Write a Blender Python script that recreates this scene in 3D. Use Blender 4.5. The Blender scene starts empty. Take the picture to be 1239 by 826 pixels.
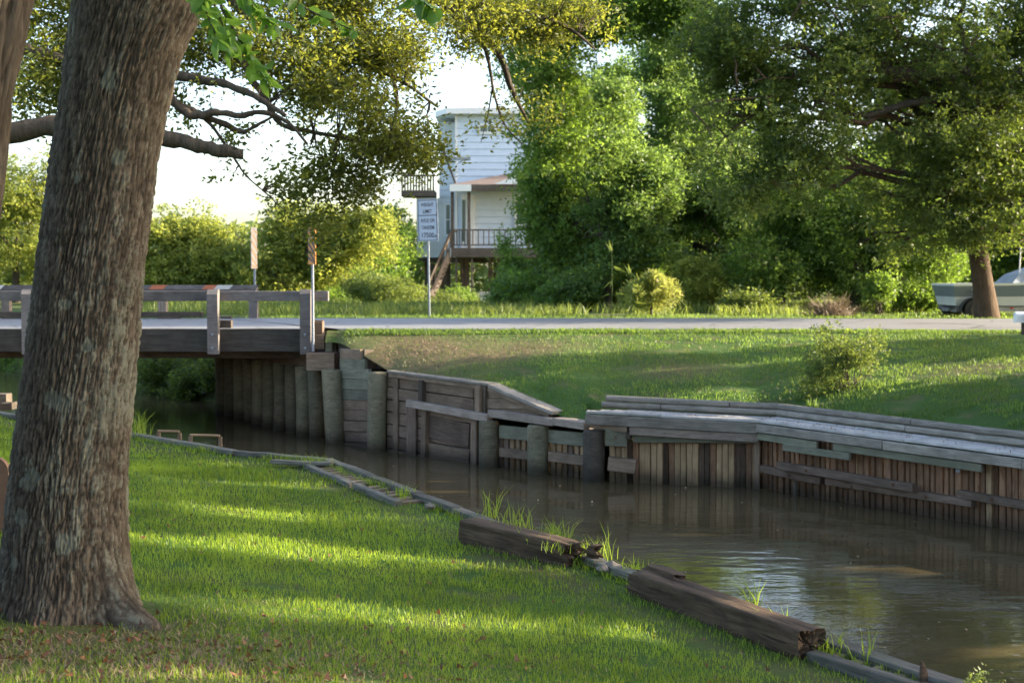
import bpy, math, random
import numpy as np
from mathutils import Vector, Matrix

S = bpy.context.scene
COL = S.collection
R = math.radians
rng = np.random.default_rng(7)
random.seed(7)

# ------------------------------------------------------------------ camera
F = 1700.0; CX, CY = 619.5, 413.0; EYE = 1.65; HOR = 330.0
TH = math.atan((CY - HOR) / F)
cam_d = bpy.data.cameras.new('camera'); cam = bpy.data.objects.new('camera', cam_d); COL.objects.link(cam)
cam.location = (0, 0, EYE); cam.rotation_euler = (math.pi / 2 - TH, 0, 0)
cam_d.sensor_width = 36; cam_d.lens = 36 * F / 1239; cam_d.clip_end = 2000; cam_d.clip_start = .1
cam_d.dof.use_dof = True; cam_d.dof.focus_distance = 9.0; cam_d.dof.aperture_fstop = 4.5
S.camera = cam
# ------------------------------------------------------------------ world, sun, exposure
SUN_EL, SUN_AZ = R(17), R(84)          # azimuth measured from +Y towards +X
w = bpy.data.worlds.new('World'); S.world = w; w.use_nodes = True
nt = w.node_tree; nt.nodes.clear()
sky = nt.nodes.new('ShaderNodeTexSky'); sky.sky_type = 'NISHITA'; sky.sun_disc = False
sky.sun_elevation = SUN_EL; sky.sun_rotation = SUN_AZ; sky.air_density = .8; sky.dust_density = 2.6; sky.ozone_density = .3
bg = nt.nodes.new('ShaderNodeBackground'); bg.inputs[1].default_value = 0.15
ow = nt.nodes.new('ShaderNodeOutputWorld')
nt.links.new(sky.outputs[0], bg.inputs[0]); nt.links.new(bg.outputs[0], ow.inputs[0])
sd = bpy.data.lights.new('sun', 'SUN'); sd.energy = 5.0; sd.angle = R(0.55); sd.color = (1, .85, .62)
sun = bpy.data.objects.new('sun', sd); COL.objects.link(sun)
SDIR = Vector((math.sin(SUN_AZ) * math.cos(SUN_EL), math.cos(SUN_AZ) * math.cos(SUN_EL), math.sin(SUN_EL)))
sun.rotation_euler = SDIR.to_track_quat('Z', 'Y').to_euler(); sun.location = SDIR * 60
vs = S.view_settings; vs.view_transform = 'Standard'; vs.look = 'None'; vs.exposure = 2.0; vs.gamma = 1; vs.use_curve_mapping = False
S.cycles.max_bounces = 6; S.cycles.transparent_max_bounces = 4; S.cycles.transmission_bounces = 3
S.cycles.diffuse_bounces = 4; S.cycles.glossy_bounces = 3; S.cycles.caustics_reflective = False; S.cycles.caustics_refractive = False

# ------------------------------------------------------------------ pixel -> world helpers
def ray(px, py):
    r = (px - CX) / F; u = (CY - py) / F
    return Vector((r, math.cos(TH) + u * math.sin(TH), -math.sin(TH) + u * math.cos(TH)))
def atY(px, py, Y):
    d = ray(px, py); k = Y / d.y
    return Vector((0, 0, EYE)) + d * k
def atZ(px, py, z):
    d = ray(px, py); k = (z - EYE) / d.z
    return Vector((0, 0, EYE)) + d * k
WATER = -1.55

# ------------------------------------------------------------------ numpy noise
def _h(ix, iy, iz, s):
    n = (ix * 73856093) ^ (iy * 19349663) ^ (iz * 83492791) ^ (s * 2654435761)
    n = n & 0xFFFFFFFF
    n = ((n ^ (n >> 13)) * 1274126177) & 0xFFFFFFFF
    n = n ^ (n >> 16)
    return (n & 0xFFFF) / 65535.0
def vnoise(x, y, z=0.0, s=0):
    x, y, z = np.broadcast_arrays(np.asarray(x, float), np.asarray(y, float), np.asarray(z, float))
    ix = np.floor(x).astype(np.int64); iy = np.floor(y).astype(np.int64); iz = np.floor(z).astype(np.int64)
    fx = x - ix; fy = y - iy; fz = z - iz
    fx = fx * fx * (3 - 2 * fx); fy = fy * fy * (3 - 2 * fy); fz = fz * fz * (3 - 2 * fz)
    r = 0
    for a in (0, 1):
        for b in (0, 1):
            for c in (0, 1):
                wt = (fx if a else 1 - fx) * (fy if b else 1 - fy) * (fz if c else 1 - fz)
                r = r + wt * _h(ix + a, iy + b, iz + c, s)
    return r
def fbm(x, y, z=0.0, s=0, o=4):
    r = 0; a = .5; t = 0
    for i in range(o):
        r = r + a * vnoise(np.asarray(x) * 2 ** i, np.asarray(y) * 2 ** i, np.asarray(z) * 2 ** i, s + i); t += a; a *= .5
    return r / t

# ------------------------------------------------------------------ object helpers
WM = {}
def tag(o, label=None, cat=None, group=None, kind=None):
    if label: o['label'] = label
    if cat: o['category'] = cat
    if group: o['group'] = group
    if kind: o['kind'] = kind
    return o
def empty(name, loc, label=None, cat=None, group=None):
    o = bpy.data.objects.new(name, None); COL.objects.link(o); o.location = loc
    o.empty_display_size = .1; WM[o.name] = Matrix.Translation(Vector(loc))
    return tag(o, label, cat, group)
def link(name, me, mat=None, parent=None, M=None):
    o = bpy.data.objects.new(name, me); COL.objects.link(o)
    if mat is not None and len(me.materials) == 0: me.materials.append(mat)
    M = M or Matrix.Identity(4)
    if parent:
        o.parent = parent; o.matrix_local = WM[parent.name].inverted() @ M
    else:
        o.matrix_local = M
    WM[o.name] = M
    return o
def np_mesh(name, V, Fq, smooth=False, attrs=None):
    """V (n,3); Fq (m,k) all faces with k verts"""
    me = bpy.data.meshes.new(name); V = np.ascontiguousarray(V, np.float32); Fq = np.ascontiguousarray(Fq, np.int32)
    m, k = Fq.shape
    me.vertices.add(len(V)); me.vertices.foreach_set('co', V.ravel())
    me.loops.add(m * k); me.loops.foreach_set('vertex_index', Fq.ravel())
    me.polygons.add(m); me.polygons.foreach_set('loop_start', np.arange(0, m * k, k, dtype=np.int32))
    me.polygons.foreach_set('use_smooth', np.full(m, smooth))
    if attrs:
        for an, av in attrs.items():
            a = me.attributes.new(an, 'FLOAT', 'POINT'); a.data.foreach_set('value', np.ascontiguousarray(av, np.float32))
    me.update(calc_edges=True)
    return me
def py_mesh(name, V, Fc, smooth=False):
    me = bpy.data.meshes.new(name); me.from_pydata([tuple(v) for v in V], [], Fc)
    if smooth:
        me.polygons.foreach_set('use_smooth', [True] * len(me.polygons))
    me.update(); return me
def box_geo(L, H, T, ch=.006, jit=0.0, nl=1, rnd=None, taper=None):
    """beam along local X (0..L centred), height along Z, thickness along Y, chamfered"""
    rnd = rnd or random
    c = min(ch, H * .3, T * .3)
    prof = [(T/2, H/2-c), (T/2-c, H/2), (-T/2+c, H/2), (-T/2, H/2-c), (-T/2, -H/2+c), (-T/2+c, -H/2), (T/2-c, -H/2), (T/2, -H/2+c)]
    V = []; Fc = []
    for i in range(nl + 1):
        x = -L/2 + L * i / nl
        oy = rnd.uniform(-jit, jit); oz = rnd.uniform(-jit, jit)
        k = 1 if not taper else taper[0] + (taper[1] - taper[0]) * i / nl
        for (y, z) in prof: V.append((x + rnd.uniform(-jit, jit), y * k + oy, z * k + oz))
    for i in range(nl):
        for j in range(8):
            a = i*8+j; b = i*8+(j+1) % 8
            Fc.append((a, b, b+8, a+8))
    Fc.append(tuple(range(8))); Fc.append(tuple(reversed(range(nl*8, nl*8+8))))
    return V, Fc
def frame_from(p0, p1, up=Vector((0, 0, 1))):
    x = (p1 - p0).normalized(); y = up.cross(x)
    if y.length < 1e-4: y = Vector((0, 1, 0)).cross(x) if abs(x.y) < .9 else Vector((1, 0, 0))
    y.normalize(); z = x.cross(y)
    M = Matrix((x, y, z)).transposed().to_4x4(); M.translation = (p0 + p1) / 2
    return M
def beam(name, p0, p1, H, T, mat, parent=None, up=Vector((0, 0, 1)), ch=.006, jit=.003, nl=1, label=None, taper=None):
    p0 = Vector(p0); p1 = Vector(p1)
    V, Fc = box_geo((p1 - p0).length, H, T, ch, jit, nl, taper=taper)
    o = link(name, py_mesh(name, V, Fc), mat, parent, frame_from(p0, p1, up))
    if label: o['label'] = label
    return o
def tube_geo(pts, rad, n=8, close=True, jit=0.0):
    V = []; Fc = []; pts = [Vector(p) for p in pts]
    px = Vector((1, 0, 0))
    for i, p in enumerate(pts):
        d = (pts[min(i+1, len(pts)-1)] - pts[max(i-1, 0)]).normalized()
        if abs(d.dot(px)) > .95: px = Vector((0, 1, 0)) if abs(d.y) < .9 else Vector((0, 0, 1))
        a = (px - d * px.dot(d)).normalized(); b = d.cross(a); px = a
        for j in range(n):
            t = 2 * math.pi * j / n; r = rad[i] * (1 + random.uniform(-jit, jit))
            V.append(p + a * (math.cos(t) * r) + b * (math.sin(t) * r))
    for i in range(len(pts)-1):
        for j in range(n):
            a = i*n+j; b = i*n+(j+1) % n
            Fc.append((a, b, b+n, a+n))
    if close:
        Fc.append(tuple(reversed(range(n)))); Fc.append(tuple(range((len(pts)-1)*n, len(pts)*n)))
    return V, Fc
def tube(name, pts, rad, mat, parent=None, n=8, jit=0.0, smooth=True):
    V, Fc = tube_geo(pts, rad, n, True, jit)
    c = Vector(pts[0]); V = [v - c for v in V]
    return link(name, py_mesh(name, V, Fc, smooth), mat, parent, Matrix.Translation(c))
def join_geo(lst):
    V = []; Fc = []
    for v, f in lst:
        o = len(V); V += list(v); Fc += [tuple(i + o for i in q) for q in f]
    return V, Fc
def disc_prism(p0, p1, r, n=16):
    return tube_geo([p0, p1], [r, r], n)

# ------------------------------------------------------------------ materials
def newmat(name):
    m = bpy.data.materials.new(name); m.use_nodes = True
    nt = m.node_tree; b = nt.nodes['Principled BSDF']
    return m, nt, b
def N(nt, t, **kw):
    n = nt.nodes.new('ShaderNode' + t)
    for k, v in kw.items():
        if isinstance(v, (int, float, str, bool)) and hasattr(n, k): setattr(n, k, v)
    return n
def noise(nt, vec, scale, detail=4, rough=.6, dist=0):
    n = nt.nodes.new('ShaderNodeTexNoise'); n.inputs['Scale'].default_value = scale; n.inputs['Detail'].default_value = detail
    n.inputs['Roughness'].default_value = rough; n.inputs['Distortion'].default_value = dist
    if vec is not None: nt.links.new(vec, n.inputs['Vector'])
    return n
def mapping(nt, vec, sc, loc=(0, 0, 0)):
    m = nt.nodes.new('ShaderNodeMapping'); m.inputs['Scale'].default_value = sc; m.inputs['Location'].default_value = loc
    nt.links.new(vec, m.inputs['Vector']); return m.outputs[0]
def ramp(nt, fac, stops):
    r = nt.nodes.new('ShaderNodeValToRGB'); e = r.color_ramp.elements
    while len(e) < len(stops): e.new(.5)
    for i, (p, c) in enumerate(stops):
        e[i].position = p; e[i].color = (c, c, c, 1) if isinstance(c, (int, float)) else (*c, 1)
    nt.links.new(fac, r.inputs[0]); return r.outputs[0]
def mix(nt, fac, a, b, mode='MIX'):
    m = nt.nodes.new('ShaderNodeMix'); m.data_type = 'RGBA'; m.blend_type = mode
    for i, v in ((0, fac), (6, a), (7, b)):
        if isinstance(v, (int, float)): m.inputs[i].default_value = v
        elif isinstance(v, tuple): m.inputs[i].default_value = (*v, 1)
        else: nt.links.new(v, m.inputs[i])
    return m.outputs[2]
def math_(nt, op, a, b=0.0, clamp=False):
    m = nt.nodes.new('ShaderNodeMath'); m.operation = op; m.use_clamp = clamp
    for i, v in ((0, a), (1, b)):
        if isinstance(v, (int, float)): m.inputs[i].default_value = v
        else: nt.links.new(v, m.inputs[i])
    return m.outputs[0]
def bump(nt, h, strength, dist, b):
    bp = nt.nodes.new('ShaderNodeBump'); bp.inputs['Strength'].default_value = strength; bp.inputs['Distance'].default_value = dist
    nt.links.new(h, bp.inputs['Height']); nt.links.new(bp.outputs[0], b.inputs['Normal']); return bp

def wood(name, c0, c1, var=.25, green=0.0, wet=True, rough=.85, grain=(1.2, 16, 16), gcol=(.09, .13, .075)):
    m, nt, b = newmat(name)
    tc = nt.nodes.new('ShaderNodeTexCoord'); oi = nt.nodes.new('ShaderNodeObjectInfo'); geo = nt.nodes.new('ShaderNodeNewGeometry')
    ad = nt.nodes.new('ShaderNodeVectorMath'); ad.operation = 'ADD'; nt.links.new(tc.outputs['Object'], ad.inputs[0])
    cb = nt.nodes.new('ShaderNodeCombineXYZ')
    r7 = math_(nt, 'MULTIPLY', oi.outputs['Random'], 37.0); nt.links.new(r7, cb.inputs[0]); nt.links.new(r7, cb.inputs[1])
    nt.links.new(cb.outputs[0], ad.inputs[1])
    v = mapping(nt, ad.outputs[0], grain)
    g = noise(nt, v, 3.0, 6, .65, .6)
    col = mix(nt, ramp(nt, g.outputs[0], [(.35, 0.0), (.65, 1.0)]), c0, c1)
    blot = noise(nt, ad.outputs[0], 3.0, 4, .6)
    col = mix(nt, ramp(nt, blot.outputs[0], [(.4, 0.0), (.72, .55)]), col, tuple(x * .45 for x in c0))
    # fine splits
    v2 = mapping(nt, ad.outputs[0], (grain[0] * .7, grain[1] * 2.2, grain[2] * 2.2))
    cr = noise(nt, v2, 3.0, 3, .5)
    crk = ramp(nt, cr.outputs[0], [(.30, 1.0), (.37, 0.0)])
    col = mix(nt, math_(nt, 'MULTIPLY', crk, .7), col, tuple(x * .25 for x in c0))
    if green:
        gn = noise(nt, ad.outputs[0], 2.2, 5, .7)
        col = mix(nt, math_(nt, 'MULTIPLY', ramp(nt, gn.outputs[0], [(.35, 0.0), (.65, 1.0)]), green), col, gcol)
    # per piece tone
    hv = nt.nodes.new('ShaderNodeHueSaturation')
    nt.links.new(math_(nt, 'ADD', math_(nt, 'MULTIPLY', oi.outputs['Random'], 2 * var), 1 - var), hv.inputs['Value'])
    hv.inputs['Saturation'].default_value = .95; nt.links.new(col, hv.inputs['Color']); col = hv.outputs[0]
    if wet:   # tide-line stain, a real stain on the timber just above the water
        sp = nt.nodes.new('ShaderNodeSeparateXYZ'); nt.links.new(geo.outputs['Position'], sp.inputs[0])
        wn = noise(nt, geo.outputs['Position'], 3.0, 3, .6)
        zz = math_(nt, 'ADD', sp.outputs[2], math_(nt, 'MULTIPLY', wn.outputs[0], -.22))
        st = ramp(nt, math_(nt, 'ADD', math_(nt, 'MULTIPLY', zz, 1.0), 2.0), [(.38, 1.0), (.60, 0.0)])
        col = mix(nt, math_(nt, 'MULTIPLY', st, .8), col, (.022, .02, .014))
    nt.links.new(col, b.inputs['Base Color'])
    b.inputs['Roughness'].default_value = rough; b.inputs['Specular IOR Level'].default_value = .3
    hh = math_(nt, 'SUBTRACT', g.outputs[0], math_(nt, 'MULTIPLY', crk, .8))
    bump(nt, hh, .55, .012, b)
    return m
M = {}
M['grey'] = wood('weathered_grey_wood', (.20, .16, .13), (.35, .29, .24))
M['rail'] = wood('grey_rail_wood', (.13, .118, .112), (.22, .20, .195), wet=False)
M['greyb'] = wood('grey_brown_plank', (.15, .10, .065), (.29, .21, .15), green=.12)
M['green'] = wood('green_treated_wood', (.14, .135, .095), (.25, .245, .18), green=.3)
M['pile'] = wood('pile_wood', (.11, .09, .055), (.22, .185, .12), green=.3, grain=(1.2, 10, 10))
M['darkw'] = wood('dark_timber', (.06, .045, .035), (.13, .10, .08), green=.1)
M['sheet'] = wood('brown_sheet_plank', (.15, .075, .04), (.29, .17, .095), var=.33)
M['tan'] = wood('tan_sheet_plank', (.27, .175, .09), (.43, .30, .17), var=.26)
M['waler'] = wood('waler_wood', (.12, .08, .055), (.24, .17, .13), green=.05)
M['tie'] = wood('old_tie_wood', (.045, .026, .014), (.13, .082, .048), wet=False, grain=(1.0, 9, 9), var=.05)
M['cap'] = wood('cap_board_wood', (.18, .16, .135), (.36, .32, .28), green=.15, wet=False)
M['edge'] = wood('old_edge_board_wood', (.07, .062, .052), (.20, .18, .16), green=.2, wet=False)
M['deck'] = wood('deck_board_wood', (.36, .35, .34), (.55, .53, .52), wet=False, rough=.42)
M['stair'] = wood('stair_wood', (.085, .065, .055), (.17, .135, .115), wet=False)
M['fascia'] = wood('bridge_fascia', (.045, .038, .032), (.105, .09, .08), wet=False, grain=(.6, 5, 14), green=.1)

def simple(name, col, rough=.6, metal=0, nz=0.0, ns=8.0, bmp=0.0, spec=.5):
    m, nt, b = newmat(name)
    b.inputs['Roughness'].default_value = rough; b.inputs['Metallic'].default_value = metal; b.inputs['Specular IOR Level'].default_value = spec
    if nz:
        tc = nt.nodes.new('ShaderNodeTexCoord'); n = noise(nt, tc.outputs['Object'], ns, 5, .65)
        c = mix(nt, ramp(nt, n.outputs[0], [(.3, 0.0), (.7, 1.0)]), tuple(x * (1 - nz) for x in col), tuple(min(1, x * (1 + nz)) for x in col))
        nt.links.new(c, b.inputs['Base Color'])
        if bmp: bump(nt, n.outputs[0], .5, bmp, b)
    else: b.inputs['Base Color'].default_value = (*col, 1)
    return m
M['galv'] = simple('galvanised_steel', (.26, .29, .34), .55, .3, .25, 20)
M['signface'] = simple('sign_white', (.50, .54, .62), .45, 0, .06, 12)
M['black'] = simple('sign_black', (.03, .03, .035), .5)
M['orange'] = simple('marker_orange', (.50, .15, .07), .45, 0, .12, 30)
M['markyellow'] = simple('marker_yellow', (.62, .22, .03), .45, 0, .12, 30)
M['paleorange'] = simple('faded_orange', (.62, .42, .28), .5, 0, .15, 30)
M['markwhite'] = simple('marker_white', (.58, .56, .53), .5, 0, .12, 30)
M['siding'] = simple('white_siding_shade_blue', (.60, .69, .80), .6, 0, .05, 3)  # blue of the sky-lit shade is put into this siding's base colour
M['sidingcream'] = simple('cream_siding', (.72, .74, .74), .6, 0, .05, 3)
M['trim'] = simple('white_trim', (.80, .80, .80), .5, 0, .04, 4)
M['roofing'] = simple('brown_shingle', (.14, .105, .095), .9, 0, .3, 30, .01)
M['glass'] = simple('window_glass', (.10, .14, .13), .08, 0)
M['concrete'] = simple('concrete', (.45, .45, .44), .9, 0, .2, 6, .005)
M['rust'] = simple('rusty_iron', (.10, .045, .02), .9, 0, .3, 40)
M['rubble'] = simple('rubble', (.16, .14, .12), .95, 0, .35, 30, .006)
M['rubber'] = simple('tyre_rubber', (.025, .025, .025), .8)
M['steel'] = simple('trailer_steel', (.35, .34, .33), .5, .5, .2, 10)
M['hullgrey'] = simple('grey_gelcoat', (.16, .19, .23), .3, 0, .08, 2)
M['hullpale'] = simple('pale_gelcoat', (.62, .62, .64), .3, 0, .08, 2)
M['gun'] = simple('white_gelcoat', (.78, .79, .80), .3, 0, .05, 3)
M['cover'] = simple('blue_grey_canvas', (.28, .33, .40), .8, 0, .12, 3, .01)
M['red'] = simple('red_lens', (.5, .03, .02), .3)
M['rustbrown'] = simple('stained_board', (.11, .055, .03), .6, 0, .2, 12)
M['asphalt'] = None
def road_mat():
    m, nt, b = newmat('asphalt'); geo = nt.nodes.new('ShaderNodeNewGeometry')
    n1 = noise(nt, geo.outputs['Position'], 60, 3, .7); n2 = noise(nt, mapping(nt, geo.outputs['Position'], (.25, 1.2, 1)), 1.2, 5, .6)
    c = mix(nt, n2.outputs[0], (.17, .17, .18), (.28, .275, .275))
    c = mix(nt, math_(nt, 'MULTIPLY', n1.outputs[0], .35), c, (.08, .08, .08))
    vo = nt.nodes.new('ShaderNodeTexVoronoi'); vo.feature = 'DISTANCE_TO_EDGE'; vo.inputs['Scale'].default_value = .55
    nt.links.new(mix(nt, .12, geo.outputs['Position'], noise(nt, geo.outputs['Position'], 2.5, 4, .7).outputs[1]), vo.inputs['Vector'])
    c = mix(nt, math_(nt, 'MULTIPLY', ramp(nt, vo.outputs['Distance'], [(.004, 1.0), (.014, 0.0)]), .75), c, (.05, .05, .05))
    nt.links.new(c, b.inputs['Base Color']); b.inputs['Roughness'].default_value = .62
    bump(nt, n1.outputs[0], .4, .004, b); return m
M['asphalt'] = road_mat()

def leaf_mat(name, dark, light, trans, tw=.38, rough=.5, spec=.35):
    m, nt, b = newmat(name)
    at = nt.nodes.new('ShaderNodeAttribute'); at.attribute_name = 'tint'
    c = mix(nt, at.outputs['Fac'], dark, light)
    nt.links.new(c, b.inputs['Base Color']); b.inputs['Roughness'].default_value = rough; b.inputs['Specular IOR Level'].default_value = spec
    tr = nt.nodes.new('ShaderNodeBsdfTranslucent')
    tcn = mix(nt, at.outputs['Fac'], tuple(x * .6 for x in trans), trans); nt.links.new(tcn, tr.inputs[0])
    ms = nt.nodes.new('ShaderNodeMixShader'); ms.inputs[0].default_value = tw
    nt.links.new(b.outputs[0], ms.inputs[1]); nt.links.new(tr.outputs[0], ms.inputs[2])
    nt.links.new(ms.outputs[0], nt.nodes['Material Output'].inputs[0])
    return m
M['oakleaf'] = leaf_mat('live_oak_leaf', (.026, .044, .012), (.085, .11, .025), (.44, .48, .06), .46)
M['oakleaf2'] = leaf_mat('shade_oak_leaf', (.030, .058, .018), (.085, .13, .035), (.34, .46, .06), .42)
M['midleaf'] = leaf_mat('broad_green_leaf', (.05, .11, .03), (.15, .225, .055), (.38, .58, .07), .46)
M['lightleaf'] = leaf_mat('light_green_leaf', (.05, .115, .04), (.15, .225, .06), (.36, .54, .10), .44)
M['yelleaf'] = leaf_mat('yellow_green_leaf', (.10, .15, .03), (.24, .27, .06), (.60, .66, .12), .5)
M['brightleaf'] = leaf_mat('bright_hanging_leaf', (.05, .12, .02), (.12, .23, .04), (.35, .60, .08), .5, .35)
M['weed'] = leaf_mat('weed_leaf', (.05, .09, .03), (.15, .19, .05), (.40, .50, .08), .4)
M['grass'] = leaf_mat('grass_blade', (.065, .13, .012), (.23, .32, .034), (.45, .60, .05), .45, .45)
M['grass2'] = leaf_mat('bank_grass_blade', (.04, .09, .02), (.11, .19, .04), (.34, .50, .07), .42, .5)
M['drygrass'] = leaf_mat('dry_stem', (.24, .17, .11), (.50, .38, .26), (.45, .33, .18), .3)
M['drybank'] = leaf_mat('worn_bank_grass', (.11, .10, .045), (.27, .22, .12), (.3, .28, .12), .3)
M['pineneedle'] = leaf_mat('young_conifer_needle', (.08, .16, .03), (.30, .25, .08), (.55, .62, .14), .45)
M['deadleaf'] = leaf_mat('fallen_leaf', (.07, .03, .015), (.20, .09, .045), (.25, .10, .04), .2)

def ground_mat(name, g0, g1, dirt, damt, scale=1.0, patch=None):
    m, nt, b = newmat(name); geo = nt.nodes.new('ShaderNodeNewGeometry'); P = geo.outputs['Position']
    n1 = noise(nt, P, 2.2 * scale, 5, .65); n2 = noise(nt, P, 45 * scale, 3, .7); n3 = noise(nt, P, .6, 4, .6)
    c = mix(nt, ramp(nt, n2.outputs[0], [(.3, 0.0), (.7, 1.0)]), g0, g1)
    d = ramp(nt, n1.outputs[0], [(.5, 0.0), (.68, damt)])
    if patch:
        at = nt.nodes.new('ShaderNodeAttribute'); at.attribute_name = 'dirt'
        d = math_(nt, 'MAXIMUM', d, math_(nt, 'MULTIPLY', at.outputs['Fac'], ramp(nt, noise(nt, P, 9, 4, .7).outputs[0], [(.3, .25), (.6, 1.0)])))
    c = mix(nt, d, c, mix(nt, n2.outputs[0], tuple(x * .6 for x in dirt), dirt))
    c = mix(nt, math_(nt, 'MULTIPLY', ramp(nt, n3.outputs[0], [(.4, 0.0), (.7, 1.0)]), .35), c, tuple(x * 1.5 for x in g1))
    nt.links.new(c, b.inputs['Base Color']); b.inputs['Roughness'].default_value = .95; b.inputs['Specular IOR Level'].default_value = .1
    bump(nt, n2.outputs[0], .9, .03, b); return m
M['lawn'] = ground_mat('lawn_soil', (.035, .075, .015), (.07, .13, .03), (.15, .10, .06), .5, 1, True)
M['lawn2'] = ground_mat('bank_turf', (.04, .085, .022), (.075, .135, .035), (.22, .15, .10), .6, 1, True)
M['field'] = ground_mat('field_ground', (.06, .085, .03), (.12, .15, .05), (.14, .11, .07), .4)

def bark_mat(name, c0, c1, lichen=.4, cav=True, sc=1.0):
    m, nt, b = newmat(name); tc = nt.nodes.new('ShaderNodeTexCoord'); P = tc.outputs['Object']
    v = mapping(nt, P, (14 * sc, 14 * sc, 2.4 * sc)); n1 = noise(nt, v, 2.0, 6, .7, .4); n2 = noise(nt, P, 3.5, 4, .6)
    c = mix(nt, ramp(nt, n1.outputs[0], [(.3, 0.0), (.7, 1.0)]), c0, c1)
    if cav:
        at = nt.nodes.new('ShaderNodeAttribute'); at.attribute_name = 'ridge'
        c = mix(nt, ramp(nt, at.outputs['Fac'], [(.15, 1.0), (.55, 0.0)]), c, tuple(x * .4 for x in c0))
        li = nt.nodes.new('ShaderNodeAttribute'); li.attribute_name = 'lichen'
        ln = noise(nt, P, 42, 4, .75)
        lf = math_(nt, 'MULTIPLY', ramp(nt, math_(nt, 'ADD', li.outputs['Fac'], math_(nt, 'MULTIPLY', ln.outputs[0], .55)), [(.62, 0.0), (.76, 1.0)]), lichen)
        c = mix(nt, lf, c, mix(nt, n1.outputs[0], (.13, .145, .11), (.26, .28, .225)))
    c = mix(nt, math_(nt, 'MULTIPLY', ramp(nt, n2.outputs[0], [(.45, 0.0), (.7, 1.0)]), .35), c, tuple(x * .55 for x in c0))
    nt.links.new(c, b.inputs['Base Color']); b.inputs['Roughness'].default_value = .92; b.inputs['Specular IOR Level'].default_value = .2
    bump(nt, n1.outputs[0], .8, .012 if cav else .03, b); return m
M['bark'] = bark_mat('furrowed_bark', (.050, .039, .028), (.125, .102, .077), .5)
M['bark2'] = bark_mat('oak_bark', (.05, .04, .032), (.13, .105, .085), 0, False)
M['barkred'] = bark_mat('brown_bark', (.055, .036, .024), (.12, .085, .058), 0, False, .6)

def water_mat():
    m, nt, b = newmat('canal_water'); geo = nt.nodes.new('ShaderNodeNewGeometry'); P = geo.outputs['Position']
    mud = noise(nt, mapping(nt, P, (.5, 1.6, 1)), .9, 4, .6, .8)
    c = mix(nt, ramp(nt, mud.outputs[0], [(.35, 0.0), (.7, 1.0)]), (.062, .050, .026), (.088, .070, .038))
    nt.links.new(c, b.inputs['Base Color']); b.inputs['Roughness'].default_value = .035; b.inputs['IOR'].default_value = 1.33
    b.inputs['Specular IOR Level'].default_value = .5
    r1 = noise(nt, mapping(nt, P, (1.0, 2.6, 1)), 1.6, 3, .5, .4)
    r2 = noise(nt, mapping(nt, P, (1.0, 2.2, 1)), 7.0, 2, .5, .3)
    gate = ramp(nt, noise(nt, mapping(nt, P, (.25, .6, 1)), 1.0, 2, .5).outputs[0], [(.42, .15), (.62, 1.0)])
    h = math_(nt, 'ADD', r1.outputs[0], math_(nt, 'MULTIPLY', math_(nt, 'MULTIPLY', r2.outputs[0], .22), gate))
    bump(nt, h, .22, .03, b); return m
M['water'] = water_mat()

# ------------------------------------------------------------------ plan geometry
OUTPX = [(1300, 880), (1160, 826), (990, 770), (735, 682), (560, 617), (470, 583), (402, 557), (290, 547), (150, 523), (0, 500)]
CAPZ = -.30
OUT = [atZ(px, py, CAPZ) for px, py in OUTPX]
OUT = [Vector((9, -11, CAPZ)), Vector((3.9, 2.0, CAPZ))] + OUT + [Vector((-11.4, 27, CAPZ)), Vector((-15, 33.4, CAPZ)), Vector((-22, 42, CAPZ)), Vector((-45, 70, CAPZ)), Vector((-80, 100, CAPZ))]
DU = np.array((-.8, -.6)); DV = np.array((-.6, .8))
ou = np.array([p.x * DU[0] + p.y * DU[1] for p in OUT]); ov = np.array([p.x * DV[0] + p.y * DV[1] for p in OUT])
def near_t(x, y):
    u = x * DU[0] + y * DU[1]; v = x * DV[0] + y * DV[1]
    return u - np.interp(v, ov, ou)
def sm(a, b, x):
    t = np.clip((x - a) / (b - a), 0, 1); return t * t * (3 - 2 * t)
def zlawn(x, y):
    x = np.asarray(x, float); y = np.asarray(y, float)
    t = near_t(x, y)
    z = -.335 + .335 * sm(.3, 4.4, t) - .10 * sm(10, 18, y) * sm(.2, 2.5, t) + .03 * (fbm(x * .7, y * .7, 0, 3) - .5)
    rise = sm(23, 26.9, y) * sm(.5, 3.0, t)
    return z * (1 - rise) + .5 * rise
# opposite wall face line at the waterline
WPX = [(405, 534), (470, 546), (590, 562), (735, 582), (918, 590), (1239, 643)]
WL = [atZ(px, py, WATER) for px, py in WPX]
WLX = [p.x for p in WL]; WLY = [p.y for p in WL]
ext = [(WL[-1].x + (WL[-1].x - WL[-2].x) * k, WL[-1].y + (WL[-1].y - WL[-2].y) * k) for k in (1.0, 2.0, 6.0)]
WLX += [e[0] for e in ext]; WLY += [e[1] for e in ext]
def wally(x): return np.interp(x, WLX, WLY)
def WP(px, py, off=0.0):
    """point where the pixel ray meets the vertical wall plane (offset towards the water by off)"""
    d = ray(px, py)
    edges = [w_[0] for w_ in WPX]; i = 0
    while i < len(edges) - 2 and px > edges[i + 1]: i += 1
    a, b_ = WL[i], WL[i + 1]; t = (b_ - a); t.z = 0; t.normalize(); n = Vector((t.y, -t.x, 0))
    if n.y > 0: n = -n
    a2 = a + n * off; o = Vector((0, 0, EYE))
    k = (a2 - o).dot(n) / d.dot(n)
    return o + d * k
def wall_n(px):
    edges = [w_[0] for w_ in WPX]; i = 0
    while i < len(edges) - 2 and px > edges[i + 1]: i += 1
    t = WL[i + 1] - WL[i]; t.z = 0; t.normalize(); n = Vector((t.y, -t.x, 0))
    return (-n if n.y > 0 else n), t
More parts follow.
